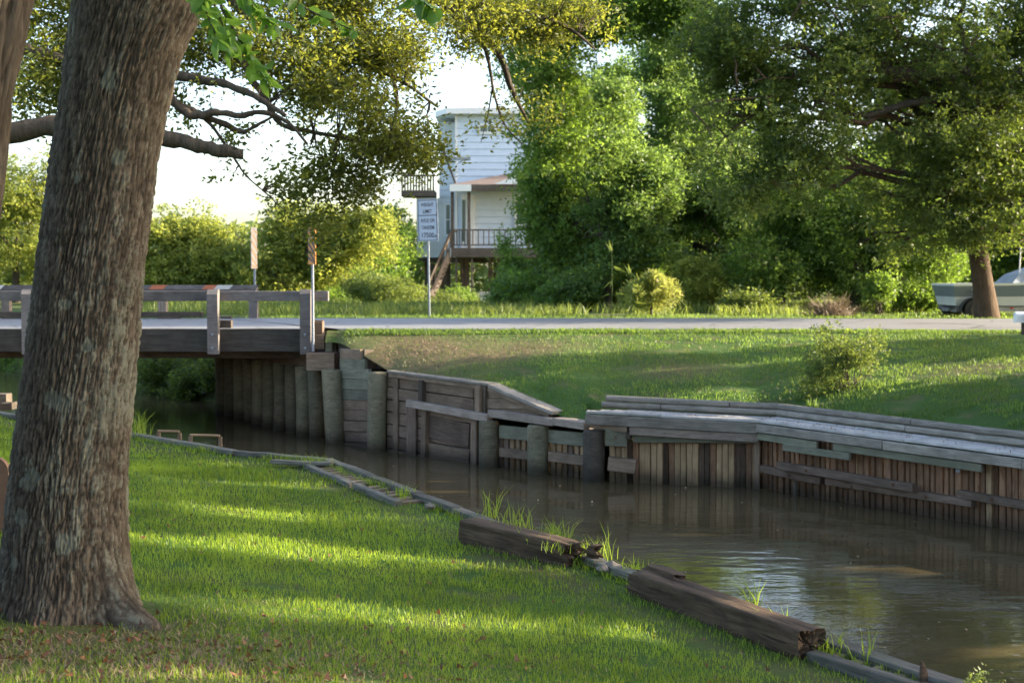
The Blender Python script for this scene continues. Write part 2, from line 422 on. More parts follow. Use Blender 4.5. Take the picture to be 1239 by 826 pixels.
ZWX = [WP(413, 424).x, WP(445, 440).x, WP(472, 452).x, WP(590, 470).x, WP(635, 487).x, WP(668, 503).x, WP(704, 508).x, WP(715, 508).x, WP(918, 500).x, WP(1239, 520).x, 40]
ZWZ = [.28, .05, -.16, -.28, -.44, -.62, -.70, -.48, -.42, -.42, -.42]
ROADZ = .57
def road_near(x): return 27.0 - .9 * sm(3, 14, x)
def wdep(x): return .74 + .46 * sm(3.5, 4.0, x)
def zopp(x, y):
    x = np.asarray(x, float); y = np.asarray(y, float)
    y0 = wally(x) + wdep(x) * sm(.9, 1.6, x); y1 = road_near(x) - .05
    t = np.clip((y - y0) / np.maximum(y1 - y0, .3), 0, 1)
    zw = np.interp(x, ZWX, ZWZ)
    zw = zw + (-.36 - zw) * sm(.02, .30, t) * sm(-.6, .2, x)
    under = sm(1.16, 1.28, x) * (1 - sm(wdep(x) - .12, wdep(x) + .02, y - wally(x)))
    return -.45 * under + zw + (ROADZ - .03 - zw) * (t ** .85) + .05 * (fbm(x * .8, y * .8, 0, 9) - .5) * np.sin(np.pi * t)
RBY = [27, 33.4, 36.5, 43, 60, 85, 120]; RBX = [-3.5, -7.0, -9.5, -14.5, -30, -60, -100]
def zfar(x, y):
    x = np.asarray(x, float); y = np.asarray(y, float)
    bx = np.interp(y, RBY, RBX); d = x - bx
    land = .50 - .12 * sm(36, 60, y) + .08 * (fbm(x * .2, y * .2, 0, 5) - .5)
    return -1.9 + (land + 1.9) * sm(0, 2.6, d)

def grid_mesh(name, PX, PY, PZ, attrs=None):
    n, m = PX.shape; V = np.stack([PX.ravel(), PY.ravel(), PZ.ravel()], 1)
    i = np.arange(n * m).reshape(n, m)
    Fq = np.stack([i[:-1, :-1].ravel(), i[:-1, 1:].ravel(), i[1:, 1:].ravel(), i[1:, :-1].ravel()], 1)
    return np_mesh(name, V, Fq, True, {k: v.ravel() for k, v in (attrs or {}).items()})
# near lawn
vv = np.concatenate([np.linspace(ov[0], 2, 30), np.linspace(2.1, 22, 200), np.linspace(22.5, ov[-1], 40)])
tt = np.concatenate([np.linspace(.07, 6, 64), np.linspace(6.2, 18, 40), np.array([22, 30, 50, 90, 200])])
VV, TT = np.meshgrid(vv, tt); UU = np.interp(VV, ov, ou) + TT
X = UU * DU[0] + VV * DV[0]; Y = UU * DU[1] + VV * DV[1]
TREE = (-2.15, 6.95)
def dirt_near(x, y):
    d1 = np.exp(-(((x - TREE[0] - .1) / 1.25) ** 2 + ((y - TREE[1] + .75) / .85) ** 2)) * (.55 + .75 * fbm(x * 3, y * 3, 0, 6, 3))
    d2 = .9 * np.exp(-((near_t(x, y) - .45) / .22) ** 2) * (.4 + .6 * fbm(x * 2, y * 2, 0, 4))
    return np.clip(np.maximum(d1, d2), 0, 1)
Z = zlawn(X, Y)
lawn = link('lawn', grid_mesh('lawn', X, Y, Z, {'dirt': dirt_near(X, Y)}), M['lawn']); tag(lawn, 'green lawn sloping to the near canal edge', kind='structure')
# far bank lawn
xs = np.concatenate([np.linspace(-3.55, 9, 160), np.linspace(9.3, 20, 40), np.array([25, 32, 40, 55])])
ts = np.linspace(0, 1, 110) ** 1.15; XX, T2 = np.meshgrid(xs, ts)
Y0 = wally(XX) + .06; Y1 = road_near(XX) + .03; YY = Y0 + (Y1 - Y0) * T2
def dirt_far(x, y):
    d = 1.3 * np.exp(-(((x + 2.0) / 1.6) ** 2 + ((y - 25.6) / 1.3) ** 2)) + .8 * np.exp(-(((x - .3) / 1.5) ** 2 + ((y - 25.6) / .7) ** 2)) + .6 * np.exp(-(((x + .3) / .9) ** 2 + ((y - 25.3) / .6) ** 2)) + .7 * np.exp(-(((x - 7.4) / 1.2) ** 2 + ((y - 22.0) / .5) ** 2)) + .7 * np.exp(-(((x - 2.9) / .8) ** 2 + ((y - 23.6) / .6) ** 2))
    return np.clip(d, 0, 1)
fl = link('far_bank_lawn', grid_mesh('far_bank_lawn', XX, YY, zopp(XX, YY), {'dirt': dirt_far(XX, YY)}), M['lawn2']); tag(fl, 'mown grass bank rising to the road', kind='structure')
# ground beyond the road
ys = np.concatenate([np.linspace(33.3, 60, 80), np.linspace(61, 120, 40), np.array([150, 200, 300, 500, 900])])
u = np.concatenate([np.linspace(0, .06, 20), np.linspace(.07, 1, 70)]); U, YG = np.meshgrid(u, ys)
BX = np.interp(YG, RBY, RBX); XG = BX + (300 + YG * .5 - BX) * U ** 1.3
g = link('ground', grid_mesh('ground', XG, YG, zfar(XG, YG)), M['field']); tag(g, 'rough grassy ground beyond the road', kind='structure')
xx = np.linspace(-900, 900, 60); yy = np.linspace(118, 1200, 20); A, B = np.meshgrid(xx, yy)
g = link('distant_ground', grid_mesh('distant_ground', A, B, np.full_like(A, .3)), M['field']); tag(g, 'distant flat field', kind='structure')
# road: right part and left part beyond the bridge, skewed to the abutments
def road_piece(xa, xb, name):
    n = 60; V = []; Fc = []
    for i in range(n + 1):
        k = i / n
        for (Yr, a, b_) in ((0, xa[0], xb[0]), (1, xa[1], xb[1])):
            x = a + (b_ - a) * k
            y = (float(road_near(x)) if Yr == 0 else 33.4 - .5 * float(sm(3, 14, x)))
            z = ROADZ + .006
            V.append((x, y, z))
    V2 = [(x, y, -.2) for x, y, z in V]
    Fc = [(2*i, 2*i+2, 2*i+3, 2*i+1) for i in range(n)]; o = len(V)
    Fc += [(2*i+o, 2*i+2+o, 2*i+2, 2*i) for i in range(n)] + [(2*i+1, 2*i+3, 2*i+3+o, 2*i+1+o) for i in range(n)]
    r = link(name, py_mesh(name, V + V2, Fc), M['asphalt']); tag(r, 'pale worn asphalt road crossing the view', kind='structure'); return r
road_piece((-3.35, -6.85), (90, 90), 'road'); road_piece((-90, -90), (-11.4, -15.0), 'road')
# water
A, B = np.meshgrid(np.linspace(-140, 45, 10), np.linspace(-30, 117, 10))
wt = link('water', grid_mesh('water', A, B, np.full_like(A, WATER)), M['water']); tag(wt, 'still brown canal water', kind='structure')

# ------------------------------------------------------------------ leaves
def leaf_mesh(name, C, size, aspect, tint, droop=.2, curl=.25, seed=1, updir=.45, quad=False):
    """C (n,3) leaf positions -> folded rhombus leaves"""
    r = np.random.default_rng(seed); n = len(C)
    d = r.normal(size=(n, 3)); d[:, 2] = d[:, 2] * .7 - droop; d /= np.linalg.norm(d, axis=1)[:, None]
    nn = r.normal(size=(n, 3)); nn[:, 2] += updir * 2; s = np.cross(d, nn); s /= (np.linalg.norm(s, axis=1)[:, None] + 1e-9)
    nrm = np.cross(s, d)
    L = size * r.uniform(.65, 1.3, n)[:, None]; W = L * aspect * .5
    mid = C + d * L * .45 - nrm * L * curl * .3
    if not quad:
        V = np.empty((n, 3, 3)); V[:, 0] = C + d * L * .18 + s * W * 1.05; V[:, 1] = C + d * L * .30 - s * W * 1.05 - nrm * L * curl * .3; V[:, 2] = C + d * L * 1.05
        return np_mesh(name, V.reshape(-1, 3), np.arange(n * 3).reshape(n, 3), False, {'tint': np.repeat(np.clip(tint, 0, 1), 3)})
    V = np.empty((n, 4, 3)); V[:, 0] = C; V[:, 1] = mid + s * W; V[:, 2] = C + d * L; V[:, 3] = mid - s * W
    Fq = np.arange(n * 4).reshape(n, 4)
    t = np.repeat(np.clip(tint, 0, 1), 4)
    return np_mesh(name, V.reshape(-1, 3), Fq, False, {'tint': t})
def crown_points(blobs, ncl, per, spread, seed, shell=.55, gap=.45, gscale=.8, flat=.6, sub=6):
    """blobs: (cx,cy,cz,rx,ry,rz[,w]); returns leaf positions, tint and cluster centres"""
    r = np.random.default_rng(seed)
    B = np.array([b[:6] for b in blobs], float); wgt = np.array([(b[6] if len(b) > 6 else 1) * (b[3] * b[4] * b[5]) ** (2 / 3) for b in blobs]); wgt /= wgt.sum()
    got = []; tot = 0
    while tot < ncl:
        k = r.choice(len(B), ncl * 2, p=wgt); d = r.normal(size=(ncl * 2, 3)); d /= np.linalg.norm(d, axis=1)[:, None]
        rad = r.uniform(0, 1, ncl * 2) ** shell
        p = B[k, :3] + d * rad[:, None] * B[k, 3:6]
        nz = fbm(p[:, 0] * gscale, p[:, 1] * gscale, p[:, 2] * gscale * 1.3, seed, 3)
        p = p[nz > gap]; got.append(p); tot += len(p)
    cc = np.concatenate(got)[:ncl]
    # sub clusters
    sc = np.repeat(cc, sub, 0) + r.normal(size=(ncl * sub, 3)) * spread * np.array((1, 1, flat))
    ct = r.beta(.9, 1.2, ncl); st = np.repeat(ct, sub) + r.normal(size=ncl * sub) * .12
    m = max(1, per // sub)
    P = np.repeat(sc, m, 0) + r.normal(size=(ncl * sub * m, 3)) * spread * .38 * np.array((1, 1, flat))
    t = np.repeat(st, m) + r.normal(size=len(P)) * .22
    return P, t, cc
def limb_path(a, b, sag=0.0, wob=.1, n=7, rnd=random):
    a = Vector(a); b = Vector(b); L = (b - a).length; P = []
    for i in range(n):
        k = i / (n - 1); p = a.lerp(b, k)
        if 0 < i < n - 1: p += Vector((rnd.uniform(-1, 1), rnd.uniform(-1, 1), rnd.uniform(-1, 1))) * wob * L * .5
        p.z += math.sin(k * math.pi) * L * sag
        P.append(p)
    return P
def twig_geo(cc, nodes, r=.012, maxn=400, seed=2, maxd=1.6):
    rnd = random.Random(seed); out = []
    nodes = np.array([tuple(n) for n in nodes]); idx = rnd.sample(range(len(cc)), min(maxn, len(cc)))
    for i in idx:
        c = cc[i]; d = np.linalg.norm(nodes - c, axis=1)
        if d.min() > maxd: continue
        a = Vector(nodes[d.argmin()]); b = Vector(c)
        P = limb_path(a, b, .08, .12, 5, rnd); out.append(tube_geo(P, [r * 1.8, r * 1.4, r, r * .7, r * .4], 4))
    return join_geo(out)
def make_tree(label, base, trunk_h, tr, blobs, ncl, per, leaf, aspect, mat, bark, seed, spread=.35, lean=(0, 0), name='tree', cat='tree', group=None, ntwig=120, gap=.49, gscale=.65, shell=.55, droop=.2, limbs=True, flat=.6, sub=6, tint_gain=1.0):
    rnd = random.Random(seed); base = Vector(base)
    t = empty(name, base, label, cat, group)
    top = base + Vector((lean[0], lean[1], trunk_h))
    P = [base + Vector((0, 0, -.25)), base + Vector((0, 0, .05)), base.lerp(top, .18), base.lerp(top, .5) + Vector((rnd.uniform(-.1, .1), rnd.uniform(-.1, .1), 0)) * trunk_h * .25, top]
    Rr = [tr * 1.6, tr * 1.35, tr * 1.05, tr * .9, tr * .72]
    tube('trunk', P, Rr, bark, t, 14, .05)
    nodes = [top, base.lerp(top, .6)]
    if limbs:
        for b in blobs:
            c = Vector(b[:3]); L = limb_path(top if c.z > top.z - .5 else base.lerp(top, .6), c, .07, .12, 7, rnd)
            rr = [tr * (.5 - .44 * i / 6) for i in range(7)]
            tube('limb', L, rr, bark, t, 7, .08); nodes += L[2:]
            for q in range(3):
                e = c + Vector((rnd.uniform(-1, 1) * b[3], rnd.uniform(-1, 1) * b[4], rnd.uniform(-.6, .9) * b[5])) * .8
                L2 = limb_path(L[3 + q % 3], e, .05, .14, 6, rnd); tube('branch', L2, [tr * (.2 - .17 * i / 5) for i in range(6)], bark, t, 5, .08); nodes += L2[2:]
    P, tn, cc = crown_points(blobs, ncl, per, spread, seed, shell, gap, gscale, flat, sub)
    crown = leaf_mesh('crown', P - np.array(base), leaf, aspect, .5 + (tn - .5) * tint_gain, droop, seed=seed)
    link('crown', crown, mat, t, Matrix.Translation(base))
    if ntwig:
        V, Fc = twig_geo(cc, nodes, tr * .035 + .006, ntwig, seed); V = [v - base for v in V]
        link('twigs', py_mesh('twigs', V, Fc, True), bark, t, Matrix.Translation(base))['kind'] = 'stuff'
    return t
def blob(px, py, rpx, rpy, Y, ry, w=1):
    c = atY(px, py, Y); return (c.x, c.y, c.z, rpx / F * Y, ry, rpy / F * Y, w)


# ================================================================== BRIDGE
YN = 27.0; YF = 33.4; DZ = ROADZ
br = empty('road_bridge', (-7.5, YN, 0), 'low timber road bridge with grey wooden guard rails over the canal', 'bridge')
def zpx(py, Y): return atY(CX, py, Y).z
def xpx(px, Y): return (px - CX) / F * Y
xe = xpx(371, YN)
# deck slab + asphalt (skewed)
V = [(-13.0, YN + .05, DZ - .16), (xe + .35, YN + .05, DZ - .16), (-6.6, YF, DZ - .16), (-16.5, YF, DZ - .16)]
V = V + [(x, y, DZ) for x, y, z in V]
me = py_mesh('deck', V, [(0, 3, 2, 1), (4, 5, 6, 7), (0, 1, 5, 4), (1, 2, 6, 5), (2, 3, 7, 6), (3, 0, 4, 7)])
link('deck', me, M['asphalt'], br)
zt, zb = zpx(397.5, YN), zpx(425, YN)
beam('edge_beam', (-12.9, YN - .03, (zt + zb) / 2), (xe + .05, YN - .03, (zt + zb) / 2), zt - zb, .16, M['fascia'], br, nl=10, jit=.006)
for k in range(6):
    y = YN + .75 + k * 1.05
    beam('stringer', (-13.2 - k * .55, y, DZ - .40), (-3.7 - k * .55, y, DZ - .40), .40, .2, M['darkw'], br)
beam('edge_beam', (-16.6, YF + .03, DZ - .26), (-6.7, YF + .03, DZ - .26), .46, .16, M['fascia'], br, nl=8, jit=.006)
# near rail posts
zr0, zr1 = zpx(352, YN), zpx(364, YN)
pxs = [371 - 111 * k for k in range(5)]
for i, px in enumerate(pxs):
    x = xpx(px + 1, YN); y = YN - .22
    wd = .20; z0, z1 = zpx(426, YN) - .02, zpx(350, YN)
    # chamfered-top post
    prof = [(-.11, z0), (.11, z0), (.11, z1), (-.03, z1), (-.11, z1 - .09)]
    V = []; 
    for sx in (-wd / 2, wd / 2): V += [(x + sx + random.uniform(-.004, .004), y + b_, c_) for b_, c_ in prof]
    n = 5; Fc = [tuple(range(n)), tuple(reversed(range(n, 2 * n)))] + [(j, j + n, (j + 1) % n + n, (j + 1) % n) for j in range(n)]
    post = link('rail_post', py_mesh('rail_post', V, Fc), M['rail'], br)
    for zz in (z0 + .12, z0 + .38):
        v, f = disc_prism((x, y - .14, zz), (x, y - .11, zz), .022, 8); link('bolt', py_mesh('bolt', v, f), M['galv'], post)
    beam('spacer_block', (x - .22 + .11, YN + .04, zpx(392, YN)), (x + .30, YN + .04, zpx(392, YN)), .15, .18, M['darkw'], br)
x0 = xpx(398, YN); joints = [x0, xpx(262, YN), xpx(38, YN), -13.0]
for a_, b_ in zip(joints[:-1], joints[1:]):
    beam('guard_rail', (b_ + .006, YN - .0, (zr0 + zr1) / 2), (a_ - .006, YN - .0, (zr0 + zr1) / 2), zr0 - zr1, .14, M['rail'], br, nl=4, jit=.004)
# far rail: posts, rail with orange and white striped board, lower kerb timber
zf0 = zpx(347, YF); zf1 = zpx(356, YF)
xend = xpx(312, YF)
for px in (195, 305, 85, 6, -80):
    x = xpx(px + 2, YF); z0, z1 = DZ - .5, zf0 - .01
    beam('rail_post', (x, YF - .0, z0), (x, YF - .0, z1), .20, .2, M['grey'] if px != 305 else M['rail'], br, up=Vector((0, 1, 0)))
beam('guard_rail', (-17, YF - .20, (zf0 + zf1) / 2), (xend, YF - .20, (zf0 + zf1) / 2), .17, .10, M['rail'], br, nl=4)
# striped boards on top edge
cx = -15.2; pal = [M['orange'], M['markwhite'], M['rail'], M['orange'], M['rail']]; k = 0
while cx < xend - .05:
    L = random.uniform(.25, .4) if k % 5 in (0, 1, 3) else random.uniform(.5, 1.0); e = min(cx + L, xend)
    sk = .10; z_0, z_1 = zf0 - .055, zf0 + .045
    V = [(cx, YF - .27, z_0), (e, YF - .27, z_0), (e + (sk if e < xend else 0), YF - .27, z_1), (cx + sk, YF - .27, z_1)]; V += [(x, y + .018, z) for x, y, z in V]
    link('stripe_panel', py_mesh('stripe_panel', V, [(0, 1, 2, 3), (7, 6, 5, 4), (0, 4, 5, 1), (1, 5, 6, 2), (2, 6, 7, 3), (3, 7, 4, 0)]), pal[k % 5], br); cx = e; k += 1
beam('kerb_timber', (-16.3, YF - .25, DZ + .10), (-7.3, YF - .25, DZ + .10), .12, .18, M['darkw'], br, nl=4)
for i in range(5):
    x = xpx(270 - i * 62, YF); beam('spacer_block', (x - .25, YF - .25, DZ + .025), (x + .25, YF - .25, DZ + .025), .06, .2, M['darkw'], br)
# abutment: cap beam and piles along the skew
A0 = atZ(388, 532, WATER); A1 = atZ(273, 500, WATER)
A0z = zpx(436, YN)
dA = (A1 - A0); dA.z = 0; LA = dA.length; dA.normalize()
capz = zpx(435.5, YN); caph = zpx(425, YN) - zpx(446, YN)
beam('pile_cap', (A0.x + .28, YN - .35, capz), (A0.x - dA.x * -LA, YN + dA.y * LA, capz), caph, .34, M['waler'], br, nl=4, jit=.006)
beam('cap_end_block', (xpx(372, YN - .4), YN - .42, capz), (xpx(405, YN - .4), YN - .42, capz), caph * .98, .3, M['greyb'], br)
NP_ = 10
for i in range(NP_):
    p = Vector((A0.x, YN - .02, 0)) + dA * (LA * i / (NP_ - 1)) + Vector((-.08, 0, 0)); r = random.uniform(.155, .19)
    tube('pile', [(p.x + random.uniform(-.05, .05), p.y, WATER - .6), (p.x, p.y, WATER + .8), (p.x - random.uniform(0, .04), p.y, capz - caph / 2 + .01)], [r * 1.05, r, r * .93], M['pile'], br, 12, .03)
for j in range(9):   # lagging planks behind the piles
    z = WATER - .1 + j * .23
    off = Vector((.38, .05, 0)); a_ = Vector((A0.x, YN, z)) + off; b_ = a_ + dA * (LA + .3)
    beam('lagging_plank', a_, b_, .215, .07, M['darkw'] if j < 8 else M['waler'], br)
# end blocks of the deck beside the last post
def pbox(name, px0, px1, py0, py1, Y, T, mat, par, **kw):
    x0, x1 = xpx(px0, Y), xpx(px1, Y); z0, z1 = zpx(py1, Y), zpx(py0, Y)
    return beam(name, (x0, Y, (z0 + z1) / 2), (x1, Y, (z0 + z1) / 2), z1 - z0, T, mat, par, **kw)
pbox('end_block', 380, 393, 404, 422, YN - .05, .26, M['greyb'], br)
pbox('end_block', 378, 391, 389, 403, YN - .02, .26, M['waler'], br)
pbox('wing_board', 394, 402, 406, 426, YN - .1, .12, M['green'], br)
pbox('wing_board', 402.5, 407, 404, 444, YN + .02, .22, M['darkw'], br)
# left abutment, beyond the frame edge
beam('abutment_wall', (-13.0, YN - .3, -.6), (-17.2, YF + .3, -.6), 2.2, .3, M['darkw'], br)

# object markers
def marker(label, px, ptop, pbot, Y, rot, mats, wdt, zfoot):
    x = xpx(px, Y); z0, z1 = zpx(pbot, Y), zpx(ptop, Y)
    t = empty('object_marker', (x, Y, zfoot), label, 'marker', 'striped object markers at the bridge ends')
    beam('post', (x, Y + .06, zfoot), (x, Y + .06, z1 - .05), .06, .045, M['galv'], t, up=Vector((0, 1, 0)))
    Rm = Matrix.Translation(Vector((x, Y, (z0 + z1) / 2))) @ Matrix.Rotation(rot, 4, 'Z')
    W, H = wdt, z1 - z0
    v, f = box_geo(W, H, .012, .002); link('panel', py_mesh('panel', v, f), mats[0], t, Rm)
    # diagonal stripes clipped to the panel, on both faces
    n = 5; V = []; Fc = []
    for s in (-1, 1):
        for k in range(-1, n + 1):
            za = -H / 2 + k * H / n; hh = H / n * .5; sl = W * .9
            poly = [(-W/2, za + sl), (W/2, za), (W/2, za + hh), (-W/2, za + hh + sl)]
            poly = [(x_, min(max(z_, -H/2), H/2)) for x_, z_ in poly]
            if abs(poly[0][1] - poly[3][1]) + abs(poly[1][1] - poly[2][1]) < .004: continue
            o = len(V); V += [(x_, s * .009, z_) for x_, z_ in poly]; Fc.append((o, o+1, o+2, o+3) if s < 0 else (o+3, o+2, o+1, o))
    link('stripes', py_mesh('stripes', V, Fc), mats[1], t, Rm)
marker('black and orange striped marker on a steel post at the near bridge rail end', 378, 276, 320, YN - .40, R(-52), (M['markyellow'], M['black']), .27, zpx(424, YN))
marker('narrow pale striped marker beyond the far bridge rail', 308, 275, 325, YF + .1, R(66), (M['markwhite'], M['paleorange']), .24, DZ - .1)

# ================================================================== RETAINING WALL, plank section left of the boardwalk
rw = empty('retaining_wall', WP(413, 545), 'grey and green plank retaining wall with round piles beside the bridge', 'retaining wall')
def wbeam(name, a, b, h, T, mat, par=None, off=0.0, **kw):
    """beam given by the pixel positions of its front-face centre line; h in px at the mean distance"""
    p0 = WP(a[0], a[1], off); p1 = WP(b[0] - .01, b[1], off); n, _ = wall_n((a[0] + b[0]) / 2)
    H = h / F * (p0.y + p1.y) / 2
    return beam(name, p0 - n * T / 2, p1 - n * T / 2, H, T, mat, par or rw, **kw)
def wpost(name, px, pt, pb, wpx, T, mat, par=None, off=0.0, lean=0.0, **kw):
    p1 = WP(px, pt, off); p0 = WP(px, pb, off); p0.z = min(p0.z, WATER - .3) if pb > 530 and kw.pop('wet', True) else p0.z
    kw.pop('wet', None)
    p0.x += lean; n, tdir = wall_n(px); W = wpx / F * p1.y
    return beam(name, p0 - n * T / 2, p1 - n * T / 2, T, W, mat, par or rw, up=n, **kw)
def wpile(px, pt, wpx, mat, par=None, lean=0.0, r1=1.0):
    r = wpx / 2 / F * WP(px, pt, .15).y; p1 = WP(px, pt, r * .7); p0 = p1.copy(); p0.z = WATER - .7; p0.x += lean
    return tube('pile', [p0, p0.lerp(p1, .5) + Vector((0, 0, 0)), p1 - Vector((0, 0, .03)), p1], [r * 1.02, r * 1.0, r * r1, r * r1 * .9], mat, par or rw, 14, .035)
wpile(401, 447, 25, M['pile'], lean=.12)
# stepped panel of horizontal boards
for j, (x1, y, m_) in enumerate([(436, 428, 'greyb'), (441, 440, 'green'), (446, 452, 'green'), (446, 464.5, 'green'), (447, 477, 'green'), (449, 489.5, 'greyb'), (449, 502, 'greyb'), (449, 515, 'greyb'), (449, 528, 'waler'), (449, 541, 'waler')]):
    wbeam('plank', (411, y), (x1, y + .9), 12.2, .07, M[m_], off=random.uniform(-.01, .015))
for j, (x0_, x1, y) in enumerate([(437, 441, 428), (441, 445, 440)]): wbeam('plank_end', (x0_, y + .3), (x1, y + .6), 11, .2, M['darkw'], off=-.05)
wpile(457, 450, 23, M['pile'], lean=-.04)
# plank wall 468-590
def topy(px): return 450 + (px - 468) * (466 - 450) / (590 - 468)
def boty(px): return 546 + (px - 468) * (566 - 546) / (590 - 468)
rows = 7
for j in range(rows):
    f0 = (j + .5) / (rows)
    for (xa, xb) in ((468, 512), (512, 573), (573, 592)):
        ya = topy(xa) + 3 + (boty(xa) + 8 - topy(xa)) * f0; yb = topy(xb) + 3 + (boty(xb) + 8 - topy(xb)) * f0
        hpx = (boty(xa) + 5 - topy(xa)) / rows
        wbeam('plank', (xa + .4, ya), (xb - .4, yb), hpx * .96, .06, M['greyb'] if j < 3 else (M['waler'] if (j + xa) % 3 else M['greyb']), off=random.uniform(-.012, .012))
wbeam('cap_board', (468, 449.5), (591, 465.5), 3, .26, M['cap'], off=.06)
wbeam('fascia_board', (470, 453.5), (588, 469.5), 5, .04, M['greyb'], off=.04)
wpost('upright', 508, 460, 486, 7, .12, M['darkw'], off=.10, wet=False)
wpost('upright', 513, 494, 556, 8, .14, M['greyb'], off=.10, lean=-.04)
wpost('upright', 497, 492, 552, 17, .05, M['waler'], off=.055)
wpost('upright', 478, 458, 540, 9, .03, M['greyb'], off=.035)
wpost('upright', 577, 466, 500, 8, .13, M['greyb'], off=.11, wet=False)
wpost('upright', 585.5, 467, 500, 3, .05, M['darkw'], off=.06, wet=False)
wbeam('waler', (491, 488), (589, 506), 8.5, .13, M['grey'], off=.22)
wbeam('plank', (515, 515), (567, 527), 28, .05, M['waler'], off=.03)
wbeam('plank', (517, 545), (567, 556), 20, .05, M['greyb'], off=.035)
wpost('upright', 572.5, 507, 570, 10, .16, M['greyb'], off=.14)
wpile(591.5, 508, 24, M['pile']); wpile(651, 514, 26, M['pile']); wpile(719, 520, 27, M['darkw'])
# triangular sloping end 590-668
for j in range(5):
    y = 471 + j * 6.6; xr = 600 + j * 15
    wbeam('plank', (588, y), (min(xr, 662), y + 1.4), 6.3, .06, M['greyb'], off=random.uniform(-.01, .01))
wbeam('cap_board', (590, 467), (668, 500), 4, .28, M['cap'], off=.07)
wbeam('fascia_board', (590, 471), (664, 502), 6, .05, M['greyb'], off=.05)
wbeam('waler', (590, 500), (668, 511), 9, .14, M['grey'], off=.18)
wbeam('waler', (668.5, 510), (706, 515.5), 9, .26, M['grey'], off=.18)
wbeam('fascia_board', (604, 522), (706, 532), 16, .06, M['green'], off=.06)
for i in range(15):
    px = 605 + i * 7.1
    if i in (0, 1, 5, 6, 7, 12): m_ = 'waler'
    else: m_ = 'tan'
    wpost('sheet_plank', px, 528 + i * .6, 590, 6.7, .05, M[m_], off=.0 + (.02 if i % 2 else 0))
wbeam('waler', (604, 547), (638, 551), 11, .10, M['greyb'], off=.16); wbeam('waler', (663, 552), (708, 558), 12, .10, M['greyb'], off=.16)
# backfill board strip behind the low section
wbeam('back_board', (592, 499), (706, 512), 8, .1, M['greyb'], off=-.16)

# ================================================================== BOARDWALK and sheet-pile bulkhead on the right
bw = empty('bulkhead', WP(918, 590), 'brown vertical sheet plank bulkhead below the grey boardwalk', 'bulkhead')
px = 737.0; k = 0
pat = ['tan', 'tan', 'tan', 'dk', 'waler', 'tan']
while px < 914:
    ph = ((px - 737) / 44.0) % 1.0
    wpx = 7.2
    if ph < .42: m_, o_ = 'tan', .05
    elif ph < .62: m_, o_ = 'waler', -.09
    else: m_, o_ = ('sheet' if ph < .8 else 'tan'), .01
    wpost('sheet_plank', px + wpx / 2, 531, 606, wpx - .5, .06, M[m_], bw, off=o_, jit=.004); px += wpx
wpost('corner_post', 915.5, 528, 606, 7, .2, M['greyb'], bw, off=.12)
px = 920.0
while px < 1420:
    Yl = WP(px, 600).y; wpx = random.choice((.085, .105, .12, .14)) / Yl * F * (.80)
    r_ = random.random(); m_ = 'sheet' if r_ < .86 else ('tan' if r_ < .93 else 'waler')
    if r_ > .975 or int(px) in (958, 1035, 1082): m_ = 'tan'; wpx *= .35
    wpost('sheet_plank', px + wpx / 2, 520 + (px - 918) * .12, 640 + (px - 918) * .17, wpx - .45, .06, M[m_], bw, off=random.choice((-.03, -.015, 0, .012, .02)), jit=.004, lean=random.uniform(-.01, .01)); px += wpx
wbeam('waler', (919, 567), (992, 582), 9, .12, M['waler'], bw, off=.14)
wbeam('waler', (940, 563), (1104, 591), 9.5, .10, M['waler'], bw, off=.27)
wbeam('waler', (998, 582), (1175, 609), 9, .12, M['waler'], bw, off=.14)
wbeam('waler', (1158, 597), (1262, 616), 9.5, .12, M['waler'], bw, off=.15)
wbeam('waler', (1262, 622), (1420, 655), 9.5, .12, M['waler'], bw, off=.15)
wpost('old_stake', 961, 582, 612, 4, .06, M['darkw'], bw, off=.2)
wbeam('waler', (735, 561), (768, 565), 17, .14, M['greyb'], bw, off=.16)
wbeam('waler', (766, 527.5), (917, 528.5), 15.5, .14, M['green'], bw, off=.15)
wbeam('waler_block', (732, 529), (758, 530), 21, .14, M['green'], bw, off=.18); wbeam('waler_block', (758.5, 517), (764, 518), 28, .14, M['darkw'], bw, off=.19)
wbeam('waler_block', (712, 512), (757, 518), 11, .12, M['greyb'], bw, off=.24)
for px, py, o_ in ((955, 575, .14), (1030, 589, .14), (1120, 601, .14), (975, 569, .27), (1080, 586, .27), (1200, 604, .15), (800, 528, .15), (860, 528.5, .15), (905, 529, .15), (745, 529, .18), (752, 563, .16)):
    v, f = tube_geo([WP(px, py, o_ - .01), WP(px, py, o_ + .018)], [.02, .02], 7); link('bolt', py_mesh('bolt', v, f), M['rust'], bw)
v, f = tube_geo([WP(1159, 569, .05), WP(1159, 569, .09)], [.03, .03], 8); link('bolt', py_mesh('bolt', v, f), M['galv'], bw)

dk = empty('boardwalk', WP(918, 507), 'narrow grey plank boardwalk with stacked rear rails along the canal wall', 'boardwalk')
def frontz(px):
    py = np.interp(px, [708, 917, 1239, 1500], [497, 508, 550, 584]); i = 3 if px <= 917.5 else 4
    a, b_ = WL[i], WL[i + 1]; t = (b_ - a); t.z = 0; t.normalize(); n = Vector((t.y, -t.x, 0)); n = -n if n.y > 0 else n
    d = ray(px, py); o = Vector((0, 0, EYE)); return o + d * ((a + n * .2 - o).dot(n) / d.dot(n))
segs = [(709, 917), (918, 1239), (1239, 1480)]
NB = 4; DEP = .60
def miter(px_, d):   # point d metres behind the front line; corner at 917 mitred
    P_ = frontz(px_); n, t_ = wall_n(800 if px_ < 917 else 1000)
    if abs(px_ - 917.5) <= 1:
        n1, n2 = wall_n(900)[0], wall_n(1000)[0]; b_ = (n1 + n2).normalized(); k = 1 / b_.dot(n1)
        P_ = frontz(917.5); return P_ - b_ * d * k
    return P_ - n * d
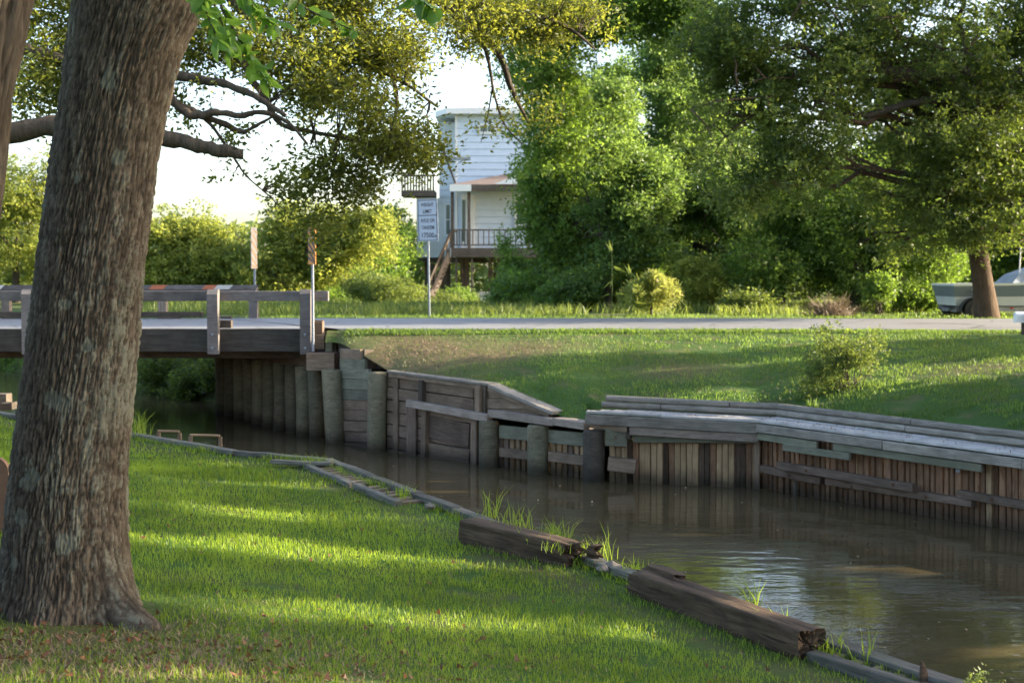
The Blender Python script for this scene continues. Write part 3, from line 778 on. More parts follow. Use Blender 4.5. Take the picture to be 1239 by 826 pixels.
for (a_, b_) in segs:
    for j in range(NB):
        d0 = DEP * (j + .5) / NB
        cuts = [a_, (a_ * .45 + b_ * .55) + random.uniform(-25, 25), b_]
        for q in range(2):
            p0, p1 = miter(cuts[q], d0), miter(cuts[q + 1], d0)
            if q == 0 and (b_ - a_) < 250 and a_ == 709: p0 = p0 + (p0 - p1).normalized() * (-.18 * j)
            z_ = random.uniform(-.006, .006); e = (p1 - p0).normalized() * .004
            beam('deck_plank', p0 + e + Vector((0, 0, z_ - .02)), p1 - e + Vector((0, 0, z_ - .02)), .04, DEP / NB - .008, M['deck'], dk)
def fbeam(name, px0, px1, dz, h, T, mat, d=-.03, par=None):
    p0, p1 = miter(px0, d), miter(px1, d)
    if abs(px0 - 918) < 2: p0 = miter(917.5, d)
    return beam(name, p0 + Vector((0, 0, dz)), p1 + Vector((0, 0, dz)), h, T, mat, par or dk, jit=.004)
fbeam('fascia_board', 709, 917, -.12, .15, .05, M['cap']); fbeam('fascia_board', 762, 917, -.265, .12, .05, M['grey'], d=.0)
fbeam('fascia_board', 918, 1070, -.11, .12, .05, M['cap']); fbeam('fascia_board', 1071, 1239, -.11, .12, .05, M['cap']); fbeam('fascia_board', 1240, 1470, -.11, .12, .05, M['cap'])
fbeam('fascia_board', 918, 989, -.24, .10, .045, M['green'], d=0); fbeam('fascia_board', 1009, 1189, -.235, .10, .045, M['green'], d=0)
fbeam('fascia_board', 950, 1030, -.34, .10, .05, M['green'], d=-.02); fbeam('fascia_board', 1240, 1440, -.235, .10, .045, M['green'], d=0)
for row, (dz, dd) in enumerate(((.048, .0), (.145, .03))):
    for (a_, b_) in ((716 + row * 5, 790 + row * 85), (790 + row * 85, 917), (918, 1060 + row * 5), (1060 + row * 5, 1239), (1239, 1470)):
        p0, p1 = miter(a_, DEP + .06 + dd), miter(b_, DEP + .06 + dd)
        if abs(a_ - 918) < 2: p0 = miter(917.5, DEP + .06 + dd)
        e = (p1 - p0).normalized() * .006
        beam('rear_rail', p0 + e + Vector((0, 0, dz)), p1 - e + Vector((0, 0, dz)), .092, .11, M['cap'], dk, ch=.028, nl=2)
for px in (730, 800, 870, 960, 1040, 1120, 1200, 1300, 1400):
    p0 = miter(px, .1); p1 = miter(px, DEP - .05)
    beam('joist', p0 - Vector((0, 0, .11)), p1 - Vector((0, 0, .11)), .13, .07, M['darkw'], dk)

# ================================================================== NEAR BANK EDGING
ne = empty('bank_edging', OUT[6], 'worn double cap timber edging along the near lawn', 'timber edging')
def outp(i0, i1, t, inset=0.0, dz=0.0):
    p = OUT[i0].lerp(OUT[i1], t); d = (OUT[i1] - OUT[i0]).normalized(); n = Vector((-d.y, d.x, 0))
    if n.x > 0: n = -n
    return p + n * inset + Vector((0, 0, dz))
for i in range(2, 12):
    q = 1 if i < 6 else 2
    for k in range(q):
        beam('outer_cap', outp(i, i+1, k / q + .004, .05), outp(i, i+1, (k + 1) / q - .004, .05), .055, .10, M['edge'], ne, nl=3, jit=.006)
# vertical bulkhead boards on the water side
L = 0
for i in range(2, 12):
    seg = OUT[i+1] - OUT[i]; n = max(1, int(seg.length / .26))
    for k in range(n):
        p = outp(i, i+1, (k + .5) / n, .10); p1 = Vector((p.x, p.y, CAPZ - .04)); p0 = Vector((p.x, p.y, WATER - .4)); dd = seg.normalized()
        nn = Vector((-dd.y, dd.x, 0))
        beam('bank_board', p0, p1, .05, seg.length / n * .96, M['greyb'], ne, up=nn)
# double-cap ladder pieces
def ladder(i0, i1, t0, t1, wdt, nblk, dz=0.0, name='cross_block', inner=True):
    a_, b_ = outp(i0, i1, t0, wdt, dz - .02), outp(i0, i1, t1, wdt, dz - .02)
    if inner: beam('inner_cap', a_, b_, .07, .075, M['edge'], ne, nl=4, jit=.008)
    for k in range(nblk):
        t = t0 + (t1 - t0) * (k + .5) / nblk
        beam(name, outp(i0, i1, t, .10, dz - .035), outp(i0, i1, t + random.uniform(-.01, .01), wdt - .04, dz - .04), .06, random.uniform(.05, .085), M['greyb'], ne)
    a_, b_ = outp(i0, i1, t0, wdt / 2, dz - .10), outp(i0, i1, t1, wdt / 2, dz - .10)
    beam('base_plank', a_, b_, .04, wdt - .04, M['waler'], ne)
ladder(7, 8, .02, .98, .34, 10); ladder(6, 7, .35, .98, .33, 6, inner=True)
ladder(3, 4, .05, .78, .24, 5); ladder(2, 3, .3, .95, .24, 5)
beam('loose_board', atZ(330, 559, CAPZ + .01), atZ(402, 561, CAPZ + .02), .04, .10, M['edge'], ne, jit=.01, nl=3)
beam('loose_board', atZ(318, 555, CAPZ - .03), atZ(356, 553, CAPZ - .01), .03, .08, M['edge'], ne, jit=.01)

# old square timbers: dense displaced blocks with rotten ends
def old_timber(label, p0, p1, H, T, mat, seed, rot_end=(0, 1), notch=None, hollow=None):
    p0 = Vector(p0); p1 = Vector(p1); Ln = (p1 - p0).length; nx = int(Ln / .022); nc = 12
    per = []   # square cross-section perimeter
    for sidx, (a_, b_) in enumerate([((1, 1), (-1, 1)), ((-1, 1), (-1, -1)), ((-1, -1), (1, -1)), ((1, -1), (1, 1))]):
        for k in range(nc): t = k / nc; per.append((a_[0] + (b_[0] - a_[0]) * t, a_[1] + (b_[1] - a_[1]) * t))
    per = np.array(per); n = len(per)
    rr = (np.abs(per) ** 10).sum(1) ** (-1 / 10); per = per * rr[:, None]
    xs_ = np.linspace(-Ln / 2, Ln / 2, nx)
    X_ = np.repeat(xs_[:, None], n, 1); Y_ = np.repeat(per[None, :, 0] * T / 2, nx, 0); Z_ = np.repeat(per[None, :, 1] * H / 2, nx, 0)
    g1 = fbm(X_ * 2.5, Y_ * 26, Z_ * 26, seed, 4) - .5; g2 = fbm(X_ * 1.4, Y_ * 4, Z_ * 4, seed + 5, 3) - .5
    crack = np.clip(.36 - vnoise(X_ * 2.2, Y_ * 20, Z_ * 20, seed + 9), 0, 1) * 2
    k = 1 + g1 * .16 + g2 * .22 - crack * .18
    for e, side in ((0, -1), (1, 1)):
        if rot_end[e]:
            dd = (side * X_ + Ln / 2) if side < 0 else (Ln / 2 - X_)
            dd = np.where(side < 0, X_ + Ln / 2, Ln / 2 - X_)
            rag = fbm(Y_ * 30, Z_ * 30, 0, seed + 20, 3)
            k *= 1 - rot_end[e] * .35 * np.exp(-dd / .12) * rag
            X_ = X_ - side * np.exp(-dd / .06) * (rag - .3) * .16 * rot_end[e]
    Y_ *= k; Z_ *= k
    if notch:
        x0, x1, dpt = notch
        w_ = sm(x0, x0 + .05, X_) * (1 - sm(x1 - .06, x1, X_)); Z_ = np.where(Z_ > 0, Z_ - w_ * dpt * (.7 + .6 * g1), Z_)
    V = np.stack([X_.ravel(), Y_.ravel(), Z_.ravel()], 1)
    i = np.arange(nx * n).reshape(nx, n); j2 = np.roll(i, -1, 1)
    Fq = np.stack([i[:-1].ravel(), j2[:-1].ravel(), j2[1:].ravel(), i[1:].ravel()], 1)
    V = V.tolist(); Fq = Fq.tolist()
    for row, sgn in ((0, 1), (nx - 1, -1)):    # ragged recessed end grain, two rings
        rng2 = random.Random(seed + row); ring0 = [int(q) for q in i[row]]; cen = np.mean([V[q] for q in ring0], 0); prev = ring0
        for sc_ in (.75, .45, .2):
            new = []
            for q in ring0:
                vq = V[q]; V.append([vq[0] + sgn * rng2.uniform(0, .045), cen[1] + (vq[1] - cen[1]) * sc_, cen[2] + (vq[2] - cen[2]) * sc_]); new.append(len(V) - 1)
            for a_ in range(n):
                b_ = (a_ + 1) % n; Fq.append([prev[b_], prev[a_], new[a_], new[b_]] if sgn > 0 else [prev[a_], prev[b_], new[b_], new[a_]])
            prev = new
        V.append([cen[0] + sgn * .03, cen[1], cen[2]]); c_ = len(V) - 1
        for a_ in range(n): b_ = (a_ + 1) % n; Fq.append([prev[b_], prev[a_], c_, c_][:3] if sgn > 0 else [prev[a_], prev[b_], c_])
    me = py_mesh('old_timber', V, Fq, False)
    o = link('old_timber', me, mat, None, frame_from(p0, p1)); tag(o, label, 'timber'); return o
def on_near(px, py, dz):
    """pixel on the near lawn -> ground point + dz (iterate)"""
    z = -.2
    for _ in range(12):
        p = atZ(px, py, z); z = float(zlawn(p.x, p.y))
    return Vector((p.x, p.y, z + dz))
a_ = on_near(555, 657, .075); b_ = on_near(686, 688, .075)
nrm = Vector((b_.y - a_.y, -(b_.x - a_.x), 0)).normalized(); nrm = -nrm if nrm.y < 0 else nrm
old_timber('short square old timber with a crumbling right end on the lawn edge', a_ + nrm * .10, b_ + nrm * .10, .195, .20, M['tie'], 11, (0, 1))
old_timber('small dark broken timber stub at the right end of the short timber', b_ + nrm * .20 + Vector((.0, -.02, .03)), b_ + nrm * .17 + Vector((.10, -.07, .02)), .13, .12, M['tie'], 14, (1, 1))
a2 = on_near(752, 716, .065); b2 = on_near(966, 800, .07)
nrm = Vector((b2.y - a2.y, -(b2.x - a2.x), 0)).normalized(); nrm = -nrm if nrm.y < 0 else nrm
old_timber('long cracked dark old timber along the water nearest the camera', a2 + nrm * .09, b2 + nrm * .09, .175, .18, M['tie'], 23, (1, 0))
old_timber('splintered top slab leaning on the left end of the long timber', a2 + nrm * .20 + Vector((-.02, 0, .075)), a2.lerp(b2, .28) + nrm * .15 + Vector((0, 0, .085)), .07, .10, M['tie'], 31, (1, 1))
# rotten stake in the ladder frame
sp_ = atZ(1118, 822, CAPZ); t = tube('rotten_stake', [sp_ + Vector((0, 0, -.25)), sp_ + Vector((.0, 0, -.05)), sp_ + Vector((-.005, 0, .04)), sp_ + Vector((-.01, 0, .09))], [.028, .026, .02, .006], M['tie'], None, 9, .2, False)
tag(t, 'short rotten stake sticking up from the edging at the lower right', 'stake')

# little broken dock frames in the water by the far end of the lawn
for (pa, pb, lab) in (((191, 521), (217, 522), 'thin broken dock frame standing in the water, left of two'), ((230, 526), (266, 527), 'low broken dock frame standing in the water, right of two')):
    p0 = atY(pa[0], pa[1], 19.6); p1 = atY(pb[0], pb[1], 19.6); t = empty('dock_remnant', (p0 + p1) / 2, lab, 'dock frame')
    beam('top_board', p0, p1, .028, .05, M['tan'], t)
    for pp in (p1, p0):
        q = pp.copy(); q.z = WATER - .3; beam('stake', q + Vector((0, .02, 0)), pp - Vector((0, -.02, .021)), .05, .05, M['greyb'], t, up=Vector((0, 1, 0)))
# dark blocks at the far left bank edge
for k, (pa, pb, h_, lab) in enumerate((((-14, 497), (11, 497), .19, 'dark square timber block on the far left bank edge'), ((4, 502), (19, 503), .10, 'smaller flat timber block beside the dark block at the left bank edge'))):
    p0 = atY(*pa, 20.6 - k * .3); p1 = atY(*pb, 20.6 - k * .3); p0.z = p1.z = float(zlawn(p0.x, p0.y)) + h_ / 2 + .02
    o = beam('timber_block', p0, p1, h_, .25, M['darkw'], None, jit=.01, nl=2); tag(o, lab, 'timber block')
# rounded brown board at the left frame edge
Yb = 9.1; x1 = xpx(8, Yb); x0 = x1 - .34; zt_ = zpx(553, Yb); zb_ = float(zlawn(x0, Yb)) - .05
prof = [(x0, zb_), (x1, zb_)] + [(x1 - .09 + .09 * math.cos(a), zt_ - .09 + .09 * math.sin(a)) for a in np.linspace(0, math.pi / 2, 7)] + [(x0 + .09 - .09 * math.sin(a), zt_ - .09 + .09 * math.cos(a)) for a in np.linspace(0, math.pi / 2, 7)]
n = len(prof); V = [(x, Yb - .025, z) for x, z in prof] + [(x, Yb + .025, z) for x, z in prof]
o = link('marker_board', py_mesh('marker_board', V, [tuple(range(n)), tuple(reversed(range(n, 2*n)))] + [(j, j+n, (j+1) % n + n, (j+1) % n) for j in range(n)]), M['rustbrown'])
tag(o, 'round-cornered brown board standing in the lawn behind the big trunk', 'board')

# ================================================================== WEIGHT LIMIT SIGN
Ys = 36.0; x = xpx(518.5, Ys); zf = float(zfar(x, Ys)); zs0, zs1 = zpx(292, Ys), zpx(241, Ys)
sg = empty('road_sign', (x, Ys, zf), 'white weight limit sign on a steel post beside the far road edge', 'road sign')
beam('post', (x + .02, Ys + .075, zf - .2), (x - .02, Ys + .075, zs1 - .06), .08, .05, M['galv'], sg, up=Vector((0, 1, 0)))
Rm = Matrix.Translation(Vector((x - .015, Ys, (zs0 + zs1) / 2))) @ Matrix.Rotation(R(-1.5), 4, 'Y') @ Matrix.Rotation(R(-14), 4, 'Z')
W, H = .545, zs1 - zs0
v, f = box_geo(W, H, .01, .002); pl = link('sign_panel', py_mesh('sign_panel', v, f), M['signface'], sg, Rm)
V = []; Fc = []
def strip(x0, z0, x1, z1, y=-.009):
    o = len(V); V.extend([(x0, y, z0), (x1, y, z0), (x1, y, z1), (x0, y, z1)]); Fc.append((o, o+1, o+2, o+3))
bw_ = .016; e = .02
strip(-W/2+e, H/2-e-bw_, W/2-e, H/2-e); strip(-W/2+e, -H/2+e, W/2-e, -H/2+e+bw_); strip(-W/2+e, -H/2+e+bw_, -W/2+e+bw_, H/2-e-bw_); strip(W/2-e-bw_, -H/2+e+bw_, W/2-e, H/2-e-bw_)
zd = H/2 - H * .385; strip(-W/2+e+bw_, zd - .008, W/2-e-bw_, zd + .010)
link('border', py_mesh('border', V, Fc), M['black'], sg, Rm)
def lettering(txt, z, h, wd, par, mat, Rm, y=-.0095):
    c = bpy.data.curves.new('t', 'FONT'); c.body = txt; c.align_x = 'CENTER'; c.size = 1; c.extrude = .0; c.resolution_u = 2; c.offset = .012
    o = bpy.data.objects.new('t', c); COL.objects.link(o); bpy.context.view_layer.update()
    me = bpy.data.meshes.new_from_object(o); bpy.data.objects.remove(o)
    n = len(me.vertices); co = np.empty(n * 3, np.float32); me.vertices.foreach_get('co', co); co = co.reshape(-1, 3)
    sx = wd / (co[:, 0].max() - co[:, 0].min()); sz = h / (co[:, 1].max() - co[:, 1].min())
    X_ = (co[:, 0] - (co[:, 0].max() + co[:, 0].min()) / 2) * sx; Z_ = (co[:, 1] - co[:, 1].min()) * sz + z
    out = np.stack([X_, np.full(n, y), Z_], 1); me.vertices.foreach_set('co', out.astype(np.float32).ravel()); me.update()
    me.materials.clear(); ob = link('lettering', me, mat, par, Rm); return ob
hh = H / 5.2
for txt, zc, h_, wd in (('WEIGHT', H/2 - .19, .095, .34), ('LIMIT', H/2 - .355, .095, .24), ('AXLE OR', zd - .175, .095, .38), ('TANDEM', zd - .355, .095, .34), ('17500', zd - .57, .13, .32)):
    lettering(txt, zc, h_, wd, sg, M['black'], Rm)
lb = lettering('LBS', zd - .57, .075, .11, sg, M['black'], Rm @ Matrix.Translation(Vector((.20, 0, 0))))

# ================================================================== HOUSE
YH = 65.0
gz = .38
hs = empty('stilt_house', (xpx(590, YH), YH + 4, gz), 'white two storey house on stilts with porch and stairs behind the trees', 'house')
def hx(px, Y=YH): return (px - CX) / F * Y
def hz(py, Y=YH): return atY(CX, py, Y).z
def boxm(name, x0, x1, y0, y1, z0, z1, mat, par=None, label=None):
    V = [(x, y, z) for z in (z0, z1) for (x, y) in ((x0, y0), (x1, y0), (x1, y1), (x0, y1))]
    o = link(name, py_mesh(name, V, [(0, 3, 2, 1), (4, 5, 6, 7), (0, 1, 5, 4), (1, 2, 6, 5), (2, 3, 7, 6), (3, 0, 4, 7)]), mat, par or hs)
    if label: o['label'] = label
    return o
fl_z = hz(311); top_z = hz(139)
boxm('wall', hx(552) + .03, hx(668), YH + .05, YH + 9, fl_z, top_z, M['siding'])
boxm('wall', hx(530) + .03, hx(552), YH + 1.4, YH + 9, fl_z, top_z - .2, M['sidingcream'])
boxm('wall', hx(503) + .03, hx(530), YH + 1.4, YH + 8, fl_z, hz(238), M['sidingcream'])
def siding(x0, x1, y, z0, z1, mat, step=.31):
    n = int(round((z1 - z0) / step)); st = (z1 - z0) / n
    for k in range(n):
        za = z0 + k * st
        V = [(x0, y, za), (x1, y, za), (x1, y + .035, za + st), (x0, y + .035, za + st), (x0, y + .05, za), (x1, y + .05, za), (x1, y + .05, za + st), (x0, y + .05, za + st)]
        link('siding_board', py_mesh('siding_board', V, [(0, 1, 2, 3), (4, 7, 6, 5), (0, 4, 5, 1), (3, 2, 6, 7), (0, 3, 7, 4), (1, 5, 6, 2)]), mat, hs)
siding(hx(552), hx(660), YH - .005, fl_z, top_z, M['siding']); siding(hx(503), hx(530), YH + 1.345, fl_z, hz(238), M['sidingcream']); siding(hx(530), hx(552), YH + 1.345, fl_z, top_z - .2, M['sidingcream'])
boxm('corner_board', hx(551), hx(553.5), YH - .03, YH + .04, fl_z, top_z, M['trim']); boxm('corner_board', hx(502), hx(504), YH + 1.3, YH + 1.4, fl_z, hz(238), M['trim'])
# low-slope roof with fascia
V = [(hx(541), YH - .5, top_z), (hx(672), YH - .5, top_z), (hx(672), YH + 9.6, top_z), (hx(526), YH + 9.6, top_z), (hx(526), YH + .9, top_z)]
V2 = [(x, y, z + .24) for x, y, z in V]; n = 5
link('roof', py_mesh('roof', V + V2, [tuple(reversed(range(n))), tuple(range(n, 2*n))] + [(j, (j+1) % n, (j+1) % n + n, j+n) for j in range(n)]), M['trim'], hs)
V = [(x, y, z + .243) for x, y, z in V]; cxm = hx(600); V.append((cxm, YH + 4.5, top_z + .85))
link('roof_shingles', py_mesh('roof_shingles', V, [(j, (j+1) % n, n) for j in range(n)]), M['roofing'], hs)
def window(px0, px1, py0, py1, Y, nv=1, nh=1, glass='glass'):
    x0, x1, z0, z1 = hx(px0), hx(px1), hz(py1), hz(py0); t_ = .09
    fr = boxm('window', x0 - t_, x1 + t_, Y - .045, Y + .0, z0 - t_, z1 + t_, M['trim'])
    for i in range(nv):
        for j in range(nh):
            a0 = x0 + (x1 - x0) * i / nv + .02; a1 = x0 + (x1 - x0) * (i + 1) / nv - .02; b0 = z0 + (z1 - z0) * j / nh + .02; b1 = z0 + (z1 - z0) * (j + 1) / nh - .02
            boxm('pane', a0, a1, Y - .055, Y - .046, b0, b1, M[glass], fr)
window(581, 599, 152, 160, YH - .02, 2, 1); window(538, 543.5, 246, 283, YH + 1.33, 1, 2); 
window(625, 634, 245, 272, YH - .02, 1, 2)
boxm('door_frame', hx(558), hx(575), YH - .09, YH - .01, hz(303), hz(236), M['trim'])
boxm('door', hx(564.5), hx(573), YH - .115, YH - .091, hz(303), hz(240), M['sidingcream'], label='pale panelled porch door')
boxm('door_glass', hx(559.5), hx(563), YH - .115, YH - .091, hz(292), hz(242), M['glass'])
# balcony at left
YB = YH - .2
boxm('balcony_floor', hx(487), hx(527), YB - .3, YH + 1.3, hz(238), hz(231), M['stair'])
for k in range(12):
    x = hx(488 + k * 3.4); boxm('baluster', x - .035, x + .035, YB - .28, YB - .2, hz(231), hz(214), M['stair'])
boxm('handrail', hx(487), hx(527), YB - .3, YB - .18, hz(214.5), hz(212), M['stair'])
# porch at front: deck, posts, roof
YP = YH - 3.0
def px3(p, Y=YP): return (p - CX) / F * Y
def pz3(p, Y=YP): return atY(CX, p, Y).z
dz0, dz1 = pz3(311), pz3(300)
for k in range(20):
    y = YP + .08 + k * .15; boxm('porch_board', px3(546), px3(655), y - .068, y + .068, dz1 - .05, dz1, M['stair'])
boxm('porch_beam', px3(546), px3(655), YP - .05, YP + .0, dz0, dz1, M['stair']); boxm('porch_beam', px3(546) - .06, px3(546) - .003, YP, YH - .1, dz0, dz1, M['trim'])
for px in (547.5, 567.5, 640):
    boxm('porch_post', px3(px) - .07, px3(px) + .07, YP + .02, YP + .16, pz3(300), pz3(232), M['stair'])
zr = pz3(279)
def baluster_row(xa, xb, y, n):
    boxm('handrail', xa, xb, y - .05, y + .05, zr, zr + .06, M['stair']); boxm('handrail', xa, xb, y - .03, y + .03, dz1 + .10, dz1 + .15, M['stair'])
    for k in range(n):
        x = xa + (xb - xa) * (k + .5) / n; boxm('baluster', x - .022, x + .022, y - .022, y + .022, dz1 + .15, zr, M['stair'])
baluster_row(px3(569), px3(640), YP + .09, 11); baluster_row(px3(548), px3(567), YP + .09, 6)
boxm('handrail', px3(548) - .05, px3(548) + .05, YP + .1, YH - .2, zr, zr + .06, M['stair'])
# porch roof
ra, rb = px3(545), px3(660); rz = pz3(232); rt = pz3(224)
boxm('porch_fascia', px3(571), rb, YP - .45, YP - .38, rz, rt, M['stair']); boxm('porch_fascia', ra, px3(571) - .01, YP - .45, YP - .38, rz, rt, M['trim'])
V = [(ra, YP - .38, rt), (rb, YP - .38, rt), (rb, YH - .1, rt), (ra, YH - .1, rt), (px3(617), YH - .12, pz3(204)), (px3(640), YH - .12, pz3(204))]
link('porch_roof', py_mesh('porch_roof', V, [(0, 1, 5, 4), (0, 4, 3), (1, 2, 5), (0, 3, 2, 1)]), M['roofing'], hs)
V = [(px3(598), YP - .55, pz3(224) + .01), (px3(645), YP - .55, pz3(224) + .01), (px3(632), YP - .50, pz3(210))]; V += [(x, y + .12, z) for x, y, z in V]
link('gable_trim', py_mesh('gable_trim', V, [(0, 1, 2), (5, 4, 3), (0, 3, 4, 1), (1, 4, 5, 2), (2, 5, 3, 0)]), M['trim'], hs)
beam('bracket', (px3(531), YP - .3, pz3(166)), (px3(551.5), YP - .3, pz3(222)), .09, .09, M['stair'], hs)
beam('lamp_arm', (px3(533), YP - .32, pz3(193)), (px3(570), YP - .32, pz3(193)), .14, .10, M['galv'], hs)
# stairs: two stringers, treads, sloping handrails
sa = Vector((px3(547), YP + .1, dz1)); sb = Vector((px3(521), YP - .6, gz + .1))
for dy in (-.0, 1.0):
    o_ = Vector((0, dy, 0)); beam('stair_stringer', sa + o_, sb + o_, .28, .06, M['stair'], hs)
    beam('stair_handrail', sa + o_ + Vector((0, 0, .85)), sb + o_ + Vector((0, 0, .85)), .09, .06, M['stair'], hs)
    for k in range(6):
        q = sa.lerp(sb, (k + .5) / 6) + o_; beam('baluster', q, q + Vector((0, 0, .85)), .05, .04, M['stair'], hs, up=Vector((0, 1, 0)))
for k in range(11):
    q = sa.lerp(sb, (k + .5) / 11); beam('tread', q + Vector((0, 0, 0)), q + Vector((0, 1.0, 0)), .05, .26, M['stair'], hs)
for px, wpx_, dy in ((552, 2.2, .1), (557, 3, 1.5), (571, 2.2, .1), (592, 5, 2.2), (603, 3, 1.2), (640, 4, .2), (562, 5, 3.2)):
    boxm('stilt', px3(px) - wpx_ * .018, px3(px) + wpx_ * .018, YP + dy, YP + dy + .2, gz - .1, dz0 - .002, M['stair'])
for px in (514, 535, 560, 600, 640, 660):
    for dy in (1.8, 6):
        boxm('stilt', hx(px) - .12, hx(px) + .12, YH + dy, YH + dy + .24, gz - .1, fl_z - .25, M['darkw'])
boxm('floor_beam', hx(503), hx(665), YH + 1.5, YH + 1.75, fl_z - .25, fl_z - .003, M['darkw'])
ub = boxm('utility_box', px3(581), px3(603), YP - 1.2, YP - .5, gz - .05, pz3(353), M['concrete'], None); ub.parent = None
tag(ub, 'pale concrete utility box on the ground in front of the stilts', 'utility box')
ub.matrix_local = Matrix.Identity(4)

# ================================================================== BOAT ON TRAILER
YBt = 37.6; zg = float(zfar(11.5, YBt))
def bx(px): return xpx(px, YBt)
def bz(py): return zpx(py, YBt)
bt = empty('motor_boat', (bx(1200), YBt, zg), 'grey and white open motor boat on its trailer behind the roadside oak', 'boat')
xs0 = bx(1140); Lb = 6.2
def hull_sec(k):
    x = xs0 + Lb * k; beam_ = .98 * (1 - max(0, (k - .55) / .45) ** 2.2); sheer = bz(344) + .28 * k ** 2
    rake = (1 - k) * 0 + (.16 if k == 0 else 0)
    return x, max(beam_, .02), sheer
zk = bz(369)
secs = [0, .12, .25, .4, .55, .68, .8, .9, .97, 1.0]
def band(name, f0, f1, mat, extra=0.0):
    V = []; Fc = []
    for k in secs:
        x, b_, sh = hull_sec(k); kz = zk + .55 * max(0, (k - .6) / .4) ** 2
        for f_ in (f0, f1):
            z = kz + (sh - kz) * f_; wd = b_ * (.80 + .20 * f_) + extra; xx = x + (.12 * (1 - f_) if k == 0 else 0)
            V += [(xx, YBt - wd, z), (xx, YBt + wd, z)]
    for i in range(len(secs) - 1):
        o = i * 4; Fc += [(o, o + 4, o + 6, o + 2), (o + 1, o + 3, o + 7, o + 5)]
    Fc.append((0, 2, 3, 1)); link(name, py_mesh(name, V, Fc), mat, bt)
band('hull', .42, .97, M['hullgrey']); band('hull_stripe', .0, .42, M['hullpale']); band('gunwale', .94, 1.04, M['gun'], .03)
V = []; Fc = []
for k in secs:
    x, b_, sh = hull_sec(k); kz = zk + .55 * max(0, (k - .6) / .4) ** 2
    V += [(x + (.12 if k == 0 else 0), YBt - b_ * .8, kz), (x + (.12 if k == 0 else 0), YBt, kz - .16 * (1 - k)), (x + (.12 if k == 0 else 0), YBt + b_ * .8, kz)]
for i in range(len(secs) - 1): o = i * 3; Fc += [(o, o+1, o+4, o+3), (o+1, o+2, o+5, o+4)]
link('keel', py_mesh('keel', V, Fc), M['hullpale'], bt)
V = []; Fc = []
for k in secs:
    x, b_, sh = hull_sec(k); V += [(x, YBt - b_ * .97, sh - .06), (x, YBt + b_ * .97, sh - .06)]
for i in range(len(secs) - 1): o = i * 2; Fc.append((o, o+1, o+3, o+2))
link('inner_deck', py_mesh('inner_deck', V, Fc), M['gun'], bt)
# canvas-covered console and windscreen
c0 = bx(1212); V = []
for x, hw, z in ((c0, .75, bz(342)), (c0 + .25, .7, bz(332)), (c0 + 1.1, .62, bz(318)), (c0 + 2.2, .6, bz(316)), (c0 + 3.3, .45, bz(330))):
    V += [(x, YBt - hw, bz(343)), (x, YBt - hw * .8, z), (x, YBt + hw * .8, z), (x, YBt + hw, bz(343))]
Fc = []
for i in range(4):
    o = i * 4; Fc += [(o, o+4, o+5, o+1), (o+1, o+5, o+6, o+2), (o+2, o+6, o+7, o+3)]
Fc += [(0, 1, 2, 3), (19, 18, 17, 16)]
link('canvas_cover', py_mesh('canvas_cover', V, Fc), M['cover'], bt)
v, f = disc_prism((bx(1164), YBt - .99, bz(350)), (bx(1164), YBt - .93, bz(350)), .05, 10); link('hull_fitting', py_mesh('hull_fitting', v, f), M['gun'], bt)
beam('antenna', (bx(1226), YBt - .4, bz(340)), (bx(1227), YBt - .4, bz(300)), .03, .03, M['gun'], bt, up=Vector((0, 1, 0)))
tr = empty('boat_trailer', (bx(1200), YBt, zg), 'steel boat trailer with black tyres under the motor boat', 'trailer')
for s in (-1, 1):
    beam('frame_rail', (bx(1146), YBt + s * .72, bz(373)), (bx(1146) + 6.2, YBt + s * .5, bz(373)), .12, .07, M['steel'], tr)
    xw = bx(1165); zw = bz(373.5); rw_ = .29
    v1, f1 = tube_geo([(xw, YBt + s * .92 - .11, zw), (xw, YBt + s * .92 - .09, zw), (xw, YBt + s * .92 + .09, zw), (xw, YBt + s * .92 + .11, zw)], [rw_ * .9, rw_, rw_, rw_ * .9], 24)
    ty = link('tyre', py_mesh('tyre', v1, f1), M['rubber'], tr)
    v1, f1 = disc_prism((xw, YBt + s * .92 - .125, zw), (xw, YBt + s * .92 + .125, zw), .14, 16); link('rim', py_mesh('rim', v1, f1), M['darkw'], ty)
    fv = []; ff = []
    for k in range(11):
        a = math.pi * (k / 10); fv += [(xw + math.cos(a) * .37, YBt + s * .92 - .14, zw + math.sin(a) * .36 - .03), (xw + math.cos(a) * .37, YBt + s * .92 + .14, zw + math.sin(a) * .36 - .03)]
    fv += [(x_ , y_, z_ - .012) for x_, y_, z_ in fv]
    for k in range(10): ff += [(k*2, k*2+1, k*2+3, k*2+2), (k*2+22, k*2+24, k*2+25, k*2+23), (k*2, k*2+2, k*2+24, k*2+22)]
    link('fender', py_mesh('fender', fv, ff), M['black'], tr)
for k in (0, .35, .7): beam('cross_member', (bx(1150) + 5 * k, YBt - .7, bz(375)), (bx(1150) + 5 * k, YBt + .7, bz(375)), .08, .08, M['steel'], tr)
beam('marker_lamp', (bx(1210), YBt - .79, bz(372)), (bx(1213), YBt - .79, bz(372)), .05, .03, M['red'], tr)

